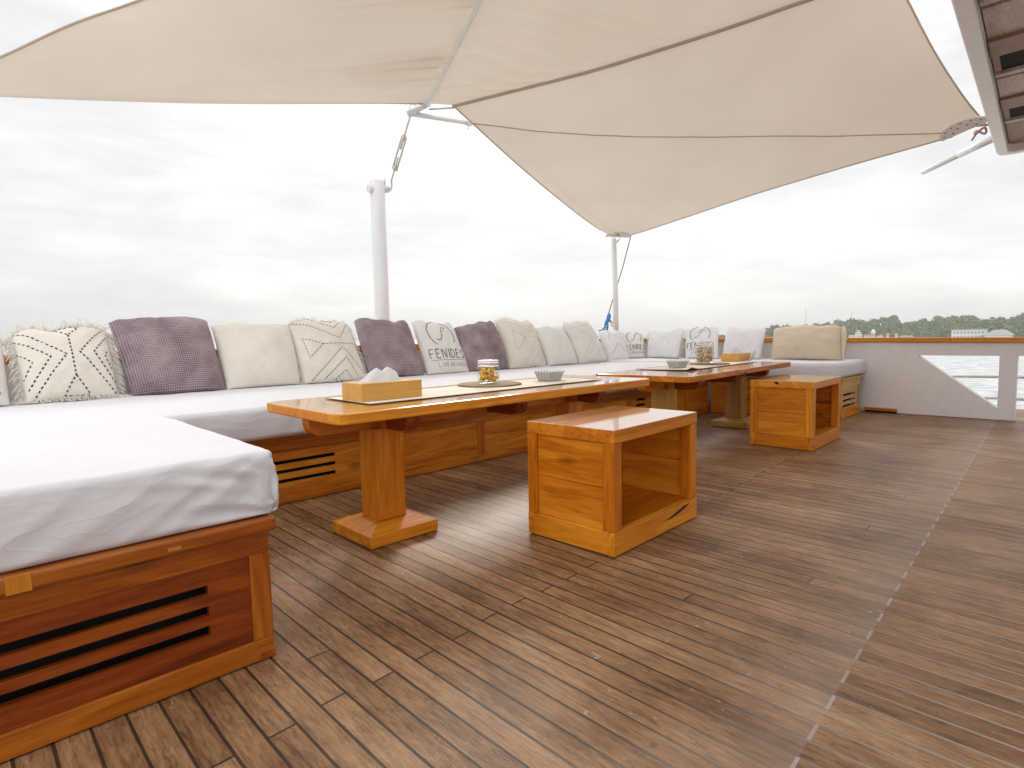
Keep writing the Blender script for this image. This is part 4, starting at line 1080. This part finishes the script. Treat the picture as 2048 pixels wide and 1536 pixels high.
spar = empty('spar', (2.8, 3.82, 2.62), 0, 'white tube spar under the wrinkled sail running up from the rigging joint', 'spar')
OS = Vector((2.8, 3.82, 2.62))
q = MB(); q.tube([p - OS + Vector((0, 0, -.022)) for p in spl(C1, 30)] , .014, 10); q.build('tube', M['polepaint'], spar, 0, True)
boom = empty('boom', (2.79, 3.9, 2.61), 0, 'short white boom tube reaching from the rigging joint to the tan sail', 'boom')
OM = Vector((2.79, 3.9, 2.61)); tip = Vector((3.30, 3.83, 2.625)); J = Vector((2.74, 3.9, 2.585))
q = MB(); q.tube([J - OM, (J + (tip - J) * .5) - OM, tip - OM], .019, 12); q.build('tube', M['polepaint'], boom, 0, True)
q = MB(); d_ = (tip - J).normalized(); q.tube([tip - OM - d_ * .05, tip - OM - d_ * .01], .027, 12); q.tube([tip - OM - d_ * .03, tip - OM - d_ * .03 + Vector((-.02, -.01, -.06))], .006, 6); q.build('collar', M['polepaint'], boom, 0, True)
q = MB(); q.tube([tip - OM, Vector((3.44, 3.74, 2.585)) - OM], .006, 6); q.tube([tip - OM + Vector((0, 0, .015)), Vector((3.40, 3.755, 2.60)) - OM], .006, 6); q.build('lashing', M['polepaint'], boom, 0, True)
q = MB(); q.tube([Vector((2.70, 3.90, 2.575)) - OM, Vector((2.86, 3.83, 2.675)) - OM], .024, 12); q.tube([Vector((2.80, 3.86, 2.655)) - OM, Vector((2.84, 3.845, 2.70)) - OM], .034, 12)
q.tube([Vector((2.76, 3.9, 2.62)) + Vector((.0, 0, 0)) - OM + .045 * Vector((math.cos(k * .42), 0, math.sin(k * .42))) for k in range(16)], .007, 6)
q.build('hinge', M['polepaint'], boom, 0, True)
q = MB(); q.tube([Vector((2.86, 3.83, 2.63)) - OM, Vector((2.935, 3.62, 2.60)) - OM], .008, 6); q.build('shackle', M['steel'], boom, 0, True)

# thick stanchion, turnbuckle
mast = empty('stanchion', (2.835, 4.6, 0), 0, 'thick white stanchion behind the cushions below the turnbuckle', 'pole')
zt_ = 2.23
q = MB(); q.lathe([(.0, -.3), (.066, -.3), (.066, zt_ - .012), (.06, zt_), (0, zt_)], seg=32); q.build('tube', M['polepaint'], mast, 0, True).modifiers.new('b', 'EDGE_SPLIT')
q = MB(); q.tube([(.055, 0, zt_ - .06), (.105, -.02, zt_ - .06)], .034, 12); q.tube([(-.06, 0, zt_ - .08), (-.092, 0, zt_ - .08)], .036, 12); q.build('lug', M['polepaint'], mast, .002)
q = MB(); q.tube([(.06, -.03, zt_ - .03), (.055, -.04, zt_ + .045)], [.008, .002], 6); q.tube([(.085, -.06, zt_ - .06), (.085, .03, zt_ - .06)], .01, 8); q.build('pin', M['steel'], mast, 0, True)
A_ = Vector((2.935, 4.56, 2.185)); B_ = Vector((2.73, 3.905, 2.575))
tb = empty('turnbuckle', A_, 0, 'steel turnbuckle linking the thick stanchion to the rigging joint above it', 'turnbuckle')
dv = B_ - A_; side = dv.cross(Vector((.7, .7, 0))).normalized()
q = MB(); 
for sg in (-1, 1): q.tube([dv * .27 + side * .020 * sg, dv * .73 + side * .020 * sg], .0085, 8)
q.tube([dv * .27, dv * .32], .019, 10); q.tube([dv * .68, dv * .73], .019, 10); q.build('frame', M['steel'], tb, 0, True)
q = MB(); q.tube([Vector((-.02, -.01, -.02)), Vector((.005, 0, -.035)), Vector((.018, -.01, 0)), dv * .05 + Vector((.012, 0, 0)), dv * .10, dv * .44], .0075, 8); q.build('hook', M['steel'], tb, 0, True)
q = MB(); q.tube([dv * .56, dv * .97, dv * 1.0 + Vector((.02, 0, .02)), dv * 1.0 + Vector((0, 0, .05))], .0075, 8); q.build('eye_bolt', M['steel'], tb, 0, True)

# slim pole
pole = empty('stanchion', (6.19, 4.455, 0), 0, 'slim white pole holding up the low corner of the tan sail', 'pole')
q = MB(); q.tube([(.012, 0, .78), (0, 0, 1.4), (-.03, 0, 2.068)], .034, 20); q.build('tube', M['polepaint'], pole, 0, True)
q = MB(); q.lathe([(0, .781), (.07, .781), (.07, .792), (.04, .796), (0, .796)], (.012, 0, 0), 24); q.build('foot', M['steel'], pole)
q = MB(); q.tube([(-.0, -.03, 2.0), (.05, -.035, 2.05)], .012, 8); q.build('cleat', M['steel'], pole, 0, True)
# cord with blue coil
cord = empty('rope', (6.2, 4.6, .9), 0, 'thin green cord with a bright blue knotted coil tied beside the slim pole', 'rope'); OR_ = Vector((6.2, 4.6, .9))
q = MB(); q.tube([Vector(p) - OR_ for p in [(6.36, 4.33, 2.085), (6.56, 4.6, 1.72), (6.47, 4.62, 1.50), (6.264, 4.62, 1.10)]], .006, 6)
q.tube([Vector(p) - OR_ for p in [(6.25, 4.60, 1.03), (6.32, 4.58, .97), (6.38, 4.54, .93)]], .006, 6); q.tube([Vector(p) - OR_ for p in [(6.25, 4.60, 1.02), (6.29, 4.58, .94), (6.36, 4.54, .90)]], .006, 6)
q.tube([Vector(p) - OR_ for p in [(6.15, 4.62, .91), (6.08, 4.60, .885), (5.97, 4.56, .88)]], .006, 6); q.build('cord', M['rope'], cord, 0, True)
q = MB(); rr = random.Random(3)
q.tube([Vector((6.268, 4.61, 1.11)) - OR_, Vector((6.262, 4.61, 1.07)) - OR_, Vector((6.245, 4.61, 1.03)) - OR_, Vector((6.205, 4.61, .985)) - OR_, Vector((6.17, 4.61, .95)) - OR_], [.012, .030, .026, .024, .012], 10)
for k in range(3):
    c_ = Vector((6.20 - .014 * k, 4.60, .955 - .028 * k)) - OR_; rd = .030 + .012 * rr.random()
    q.tube([c_ + Vector((rd * math.cos(a * .45), .01 * math.sin(a), rd * math.sin(a * .45))) for a in range(15)], .0065, 6)
q.build('coil', M['blue'], cord, 0, True)

# ---------------------------------------------------------------- roof overhang at the upper right
roof = empty('roof', (0, 0, 0), 0, 'white painted roof overhang with dark slots underneath at the upper right', 'roof')
mt, n, l, b = newmat('mottled white roof paint'); M['roof'] = mt
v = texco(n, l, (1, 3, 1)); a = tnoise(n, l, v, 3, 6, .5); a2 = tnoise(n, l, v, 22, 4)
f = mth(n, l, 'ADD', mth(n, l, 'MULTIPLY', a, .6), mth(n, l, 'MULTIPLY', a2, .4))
l.new(ramp(n, l, f, [(.32, (.34, .25, .21)), (.5, (.52, .43, .39)), (.7, (.66, .60, .57))]), b.inputs['Base Color']); setp(b, rough=.5); bump(n, l, b, a2, .2, .01)  # random mottling from brown to off-white
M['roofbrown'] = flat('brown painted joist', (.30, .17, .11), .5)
def ye_(x): return .592 + (x - 3.476) * .056
XA, XB = .2, 6.93
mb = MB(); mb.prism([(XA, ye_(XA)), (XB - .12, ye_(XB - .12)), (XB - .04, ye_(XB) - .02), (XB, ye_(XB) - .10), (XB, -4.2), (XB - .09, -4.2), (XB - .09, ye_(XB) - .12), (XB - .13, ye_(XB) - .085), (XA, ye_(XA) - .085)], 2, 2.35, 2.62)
mb.build('edge_beam', M['paint'], roof, .012, seg=3)
def ye2(x): return ye_(x) - .086
def strip(xa, xb, z0, z1, name, mat, yin=0.):
    q = MB(); q.prism([(xa, ye2(xa) - yin), (xb, ye2(xb) - yin), (xb, -4.2), (xa, -4.2)], 2, z0, z1); return q.build(name, mat, roof, .002)
def slot_unit(x_):  # white panel, brown joist, slot
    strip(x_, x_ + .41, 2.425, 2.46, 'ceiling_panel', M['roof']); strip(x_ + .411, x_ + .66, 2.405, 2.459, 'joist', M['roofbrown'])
    q = MB(); q.prism([(x_ + .661, ye2(x_ + .66)), (x_ + .999, ye2(x_ + 1.)), (x_ + .999, ye2(x_ + 1.) - .035), (x_ + .661, ye2(x_ + .66) - .035)], 2, 2.424, 2.46); q.build('slot_end', M['roofbrown'], roof, .002)
    strip(x_ + 1.0, x_ + 1.06, 2.41, 2.4595, 'ledge', M['roof'])
    strip(x_ + .662, x_ + .998, 2.431, 2.47, 'slot_shade', M['dark'], .036)  # near-black panel, shade inside the slot put in as colour
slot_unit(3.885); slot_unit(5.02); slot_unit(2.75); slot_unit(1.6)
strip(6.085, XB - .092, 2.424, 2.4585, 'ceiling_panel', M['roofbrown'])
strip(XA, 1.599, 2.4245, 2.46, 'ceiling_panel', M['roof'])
strip(XA, XB - .092, 2.601, 2.62, 'roof_deck', M['roof'])
for (x_, y_) in ((6.7, -2.2), (1.0, -3.9)):
    MB().box(x_, x_ + .1, y_, y_ + .1, .002, 2.41).build('roof_post', M['paint'], roof, .006)
rod = empty('rod', (6.5, .774, 2.42), 0, 'white tapered rod sticking out from under the roof edge', 'rod')
q = MB(); a = Vector((6.5, .774, 2.42)); b_ = Vector((7.31, 1.42, 2.42)); O_ = Vector((6.5, .774, 2.42))
e0 = a - (b_ - a) * .03
q.tube([e0 - O_, a.lerp(b_, .42) - O_], .031, 14); q.build('sleeve', M['polepaint'], rod, 0, True)
q = MB(); q.tube([a.lerp(b_, .38) - O_, a.lerp(b_, .97) - O_, b_ - O_], [.025, .025, .02], 14); q.build('tube', M['polepaint'], rod, 0, True)
lash = empty('rope', (5.78, .74, 2.36), 0, 'short red and white lashing tying the tan sail corner to the roof edge', 'rope'); OL = Vector((5.78, .74, 2.36))
q = MB()
for k in range(4): q.tube([Vector((5.70 + .03 * k, .80 - .02 * k, 2.345 + .008 * k)) - OL, Vector((5.80 + .02 * k, .74, 2.36 + .005 * k)) - OL, Vector((5.86 + .02 * k, .72 - .01 * k, 2.375)) - OL], .008, 6)
q.tube([.035 * Vector((math.cos(a * .5), math.sin(a * .5), .5 * math.sin(a))) + Vector((.06, .03, -.03)) for a in range(14)], .009, 6)
q.tube([Vector((.06, .05, -.03)), Vector((.04, .08, -.09))], .007, 6)
q.build('cord', M['redrope'], lash, 0, True)

# ---------------------------------------------------------------- far shore
D0 = 640.
def shore_mat(name, cols, tr=0.):
    mt, n, l, b = newmat(name); v = texco(n, l, rand=False); a = tnoise(n, l, v, .16, 4); a2 = tnoise(n, l, v, .9, 3)
    f = mth(n, l, 'ADD', mth(n, l, 'MULTIPLY', a, .55), mth(n, l, 'MULTIPLY', a2, .45))
    l.new(ramp(n, l, f, [(.35, cols[0]), (.5, cols[1]), (.65, cols[2])]), b.inputs['Base Color']); setp(b, rough=.8, spec=.15); return mt
M['leaf'] = shore_mat('far foliage', ((.05, .085, .018), (.11, .155, .035), (.21, .25, .07)))
M['earth'] = shore_mat('far bank', ((.10, .11, .06), (.15, .15, .09), (.20, .19, .12)))
# land: a low bank rising inland
mb = MB(); prof = []
hts = [(1380, 3), (1430, 5), (1500, 7), (1560, 10), (1650, 12), (1780, 15), (1900, 18), (2048, 19), (2300, 20), (2700, 16)]
def hgt(px):
    for (a, ha), (b_, hb) in zip(hts[:-1], hts[1:]):
        if a <= px <= b_: return ha + (hb - ha) * (px - a) / (b_ - a)
    return hts[-1][1] if px > hts[-1][0] else hts[0][1]
cols_ = list(range(1380, 2701, 30))
for px in cols_:
    for dd, hf in ((0, -.5), (6, .05), (60, .35), (140, .8), (260, 1.)):
        mb.v.append(tuple(sea_pt(px, D0 + dd + 12 * noise.noise((px * .01, 0, 0)), hgt(px) * hf * .7 if hf > 0 else -1)))
for i in range(len(cols_) - 1):
    for j in range(4): a = i * 5 + j; mb.f.append((a, a + 1, a + 6, a + 5))
tag(mb.build('hill', M['earth'], None, 0, True), kind='structure')
# low distant land to the left of it
mb = MB()
for i, px in enumerate(range(-400, 1500, 50)):
    h_ = 9 + 5 * noise.noise((px * .013, 1.7, 0)) + 3 * noise.noise((px * .05, .7, 0))
    for dd, up in ((0, -2), (30, h_ * .6), (120, h_), (400, -2)): mb.v.append(tuple(sea_pt(px, 3600 + dd, up)))
k_ = len(mb.v) // 4
for i in range(k_ - 1):
    for j in range(3): a = i * 4 + j; mb.f.append((a, a + 1, a + 5, a + 4))
tag(mb.build('distant_coast', M['leaf'], None, 0, True), kind='structure')
# wood: crowns of many leaf clumps
def crown(mb, c, r, h, n_, rg):
    e1_, e2_ = SF, SR
    for k in range(n_):
        th = rg.uniform(0, 6.283); ph = math.acos(rg.uniform(-.35, 1)); q = rg.uniform(.62, 1.18)
        p = c + e1_ * (r * q * math.sin(ph) * math.cos(th)) + e2_ * (r * q * math.sin(ph) * math.sin(th)) + SN * (h * q * math.cos(ph))
        s_ = r * rg.uniform(.11, .30)
        nv = (p - c).normalized() + Vector((rg.gauss(0, .5), rg.gauss(0, .5), rg.gauss(0, .5))); nv.normalize()
        u = nv.orthogonal().normalized(); v_ = nv.cross(u); a = rg.uniform(0, 6.28)
        mb.add([p + (u * math.cos(a + t) + v_ * math.sin(a + t)) * s_ * rg.uniform(.7, 1.2) for t in (0, 1.25, 2.5, 3.8, 5.0)], [(0, 1, 2, 3, 4)])
def ridge(px):
    T_ = [(1380, 670), (1430, 668), (1480, 665), (1525, 655), (1545, 650), (1575, 648), (1600, 651), (1640, 643), (1665, 638), (1685, 640), (1720, 632), (1735, 637), (1755, 630), (1770, 628), (1790, 631), (1810, 639), (1850, 633), (1880, 630), (1905, 631), (1925, 627), (1955, 628), (1970, 629), (1985, 624), (2010, 630), (2048, 626), (2300, 622), (2700, 630)]
    for (a, ha), (b_, hb) in zip(T_[:-1], T_[1:]):
        if a <= px <= b_: return ha + (hb - ha) * (px - a) / (b_ - a)
    return 640
def horizon(px): return 683 - .0075 * px
rg = random.Random(11); mb = MB()
px = 1385.
while px < 2560:
    for row, dd in enumerate((25, 75, 135, 200)):
        x = px + rg.uniform(-8, 8); D = D0 + dd; dc = D * math.cos(math.atan((x - 1024) / 1158.26))
        top = (horizon(x) - ridge(x)) * dc / 1158.26 + SEAZ      # height above the water of the skyline here
        f_ = (.42, .62, .82, 1.0)[row] * rg.uniform(.74, 1.04)
        H = max(2.5, top * f_); r = rg.uniform(4.2, 7.5) * (.6 + .4 * min(1, H / 14))
        base_ = sea_pt(x, D, max(0, H - r * 1.25))
        crown(mb, base_, r, r * 1.05, 170 if x < 2080 else 60, rg)
        if row < 2: crown(mb, sea_pt(x + rg.uniform(-5, 5), D - 6, max(.5, H * .35)), r * .8, H * .4, 70 if x < 2080 else 20, rg)
    px += 11
tag(mb.build('shore_wood', M['leaf']), 'dense green wood covering the far shore', 'wood', kind='stuff')

def place(px, D, up=0.):
    p = sea_pt(px, D, up); dr = (p - CAM); return p, math.atan2(-dr.x, dr.y)
def rotz(px): a = math.atan((px - 1024) / 1158.26); d_ = SF * math.cos(a) + SR * math.sin(a); return math.atan2(d_.y, d_.x) - math.pi / 2
M['wallw'] = flat('far white wall', (.74, .74, .73), .7); M['roofg'] = flat('grey sheet roof', (.40, .38, .35), .6); M['teal'] = flat('teal sheet', (.20, .42, .44), .6)
M['rust'] = flat('rusty red roof', (.45, .16, .09), .7); M['orange'] = flat('orange hull', (.80, .34, .03), .5); M['win'] = flat('dark window', (.30, .32, .33), .2)
mpp = lambda px, D: D * math.cos(math.atan((px - 1024) / 1158.26)) / 1158.26     # metres per photo pixel
# long white hall
D = D0 - 8; px = 1936; hall = empty('hall', sea_pt(px, D), rotz(px), 'long white two-storey hall at the foot of the wood on the far shore', 'building')
wd = 56 * mpp(px, D) / 2
MB().box(-wd, wd, 0, 9, 0, 7.6).build('wall', M['wallw'], hall); MB().box(-wd - .6, wd + .6, -.8, 9.8, 7.62, 8.6).build('roof', M['roofg'], hall)
for k in range(9):
    for z in (1.2, 4.6):
        MB().box(-wd + 1.2 + k * (2 * wd - 2.4) / 9, -wd + 1.2 + (k + .62) * (2 * wd - 2.4) / 9, -.06, -.002, z, z + 1.7).build('window', M['win'], hall)
# grey hip-roofed shed
px = 1995; shed = empty('shed', sea_pt(px, D0 - 14), rotz(px), 'low shed with a grey pitched sheet roof on the far shore', 'building')
wd = 50 * mpp(px, D0) / 2
MB().box(-wd * .85, wd * .85, 0, 10, 0, 3.4).build('wall', M['wallw'], shed)
q = MB(); q.add([(-wd, -1, 3.2), (wd, -1, 3.2), (wd, 11, 3.2), (-wd, 11, 3.2), (-wd * .25, 4, 7.8), (wd * .45, 4, 7.8), (wd * .45, 6, 7.8), (-wd * .25, 6, 7.8)], [(0, 1, 5, 4), (1, 2, 6, 5), (2, 3, 7, 6), (3, 0, 4, 7), (4, 5, 6, 7), (3, 2, 1, 0)]); q.build('roof', M['roofg'], shed)
MB().box(-wd * 1.35, -wd * 1.02, 0, 6, 0, 3.0).build('lean_to', M['teal'], shed)
# vessels
def vessel(px, D, ln, lab, hullm, sup, name='boat', mast_=True, roofm=None):
    r = empty(name, sea_pt(px, D), rotz(px), lab, 'boat', 'vessels moored off the far shore')
    q = MB(); hw = ln / 2; o_ = [(-hw, 2.2), (-hw * .9, -.3), (hw * .86, -.3), (hw, 2.6), (hw * .6, 2.0), (-hw * .6, 1.9)]
    q.prism([(a, b__) for a, b__ in o_], 1, -1.8, 1.8); q.build('hull', hullm, r)
    for (a, b__, z0, z1) in sup:
        MB().box(a * hw, b__ * hw, -1.3, 1.3, z0, z1).build('deckhouse', M['wallw'], r)
        MB().box(a * hw + .3, b__ * hw - .3, -1.34, -1.302, z0 + (z1 - z0) * .45, z0 + (z1 - z0) * .8).build('window', M['win'], r)
    if roofm: MB().box(-hw * .7, hw * .7, -1.6, 1.6, sup[-1][3] + .05, sup[-1][3] + 1.2).build('canopy', roofm, r)
    if mast_: q = MB(); q.tube([(0, 0, 2), (0, 0, mast_)], .12, 6); q.build('mast', M['wallw'], r)
    return r
k = mpp(1710, D0 - 60)
vessel(1711, D0 - 60, 36 * k, 'white motor ship with stepped deckhouse moored left of the other boats', M['wallw'], [(-.7, .6, 1.9, 4.2), (-.1, .5, 4.22, 6.4), (.1, .35, 6.42, 8.2)], 'ship', 10.5)
vessel(1728 + 10, D0 - 66, 26 * k, 'white boat under a rusty red canopy beside the motor ship', M['wallw'], [(-.7, .7, 1.9, 3.8)], 'boat', 6.5, M['rust'])
vessel(1760, D0 - 70, 22 * k, 'small white boat between the red-canopied boat and the orange ones', M['wallw'], [(-.5, .4, 1.9, 3.6)], 'boat', 5.)
lt = empty('tower', sea_pt(1745, D0 - 20), rotz(1745), 'small white tower with peaked cap above the moored boats', 'tower')
q = MB(); q.lathe([(1.7, 0), (1.6, 7.), (0, 7.)], seg=12); q.build('shaft', M['wallw'], lt); q = MB(); q.lathe([(2.1, 7.02), (1.0, 8.6), (0, 9.8)], seg=12); q.build('cap', M['wallw'], lt)
for i, (px, lab) in enumerate(((1774, 'small orange boat, left one of the two orange boats'), (1791, 'bright orange boat at the right end of the moored boats'))):
    vessel(px, D0 - 72, 8 * k, lab, M['orange'], [(-.5, .5, 1.9, 4.2)], 'boat', False, M['orange'])
tm = empty('tent', sea_pt(1812, D0 - 15), rotz(1812), 'pale blue tarpaulin shelter on the bank right of the orange boats', 'shelter')
M['tarp'] = flat('blue tarp', (.35, .45, .62), .6)
q = MB(); q.prism([(-5, 2.2), (5, 2.2), (4.4, 3.4), (-4.4, 3.4)], 1, 0, 4); q.build('tarpaulin', M['tarp'], tm)
q = MB(); [q.box(x_, x_ + .2, y_, y_ + .2, 0, 2.19) for x_ in (-4.8, 4.6) for y_ in (.2, 3.6)]; q.build('frame', M['wallw'], tm)
# radio masts beyond the wood
M['lattice'] = flat('pale lattice steel', (.55, .55, .55), .6)
for px, top, lab in ((1610, 616, 'tall thin radio mast rising above the left end of the far wood'), (1701, 622, 'short radio mast above the middle of the far wood'), (1636, 640, 'thin pale pole sticking up left of the beige cushion corner'), (1673, 636, 'thin pale pole standing just above the beige cushion corner')):
    D = D0 + 330 if top < 630 else D0 - 80; hh_ = (horizon(px) - top) * mpp(px, D) + SEAZ
    t_ = empty('radio_mast', sea_pt(px, D), 0, lab, 'mast'); q = MB()
    wd_ = .5 if top < 630 else .16
    if top < 630:
        for sx_ in (-1, 1):
            for sy_ in (-1, 1): q.tube([(sx_ * wd_, sy_ * wd_, 0), (sx_ * wd_ * .4, sy_ * wd_ * .4, hh_)], .10, 4)
        for z in range(0, int(hh_), 3): q.tube([(-wd_, -wd_, z), (wd_, wd_, z + 1.5), (-wd_, wd_, z + 3)], .05, 4)
    else: q.tube([(0, 0, 0), (0, 0, hh_)], [wd_, wd_ * .6], 6)
    q.build('lattice', M['lattice'], t_)

# ---------------------------------------------------------------- air
mt = bpy.data.materials.new('haze'); mt.use_nodes = True; n = mt.node_tree.nodes; l = mt.node_tree.links
n.remove(n['Principled BSDF']); pv = n.new('ShaderNodeVolumePrincipled'); pv.inputs['Color'].default_value = (.97, .98, 1, 1); pv.inputs['Density'].default_value = .00038; pv.inputs['Anisotropy'].default_value = .2
l.new(pv.outputs[0], n['Material Output'].inputs['Volume'])
q = MB(); q.box(-6300, 6300, -6300, 6300, -1., 62.); hz = q.build('haze', mt); hz.matrix_world = seaM; tag(hz, kind='stuff')
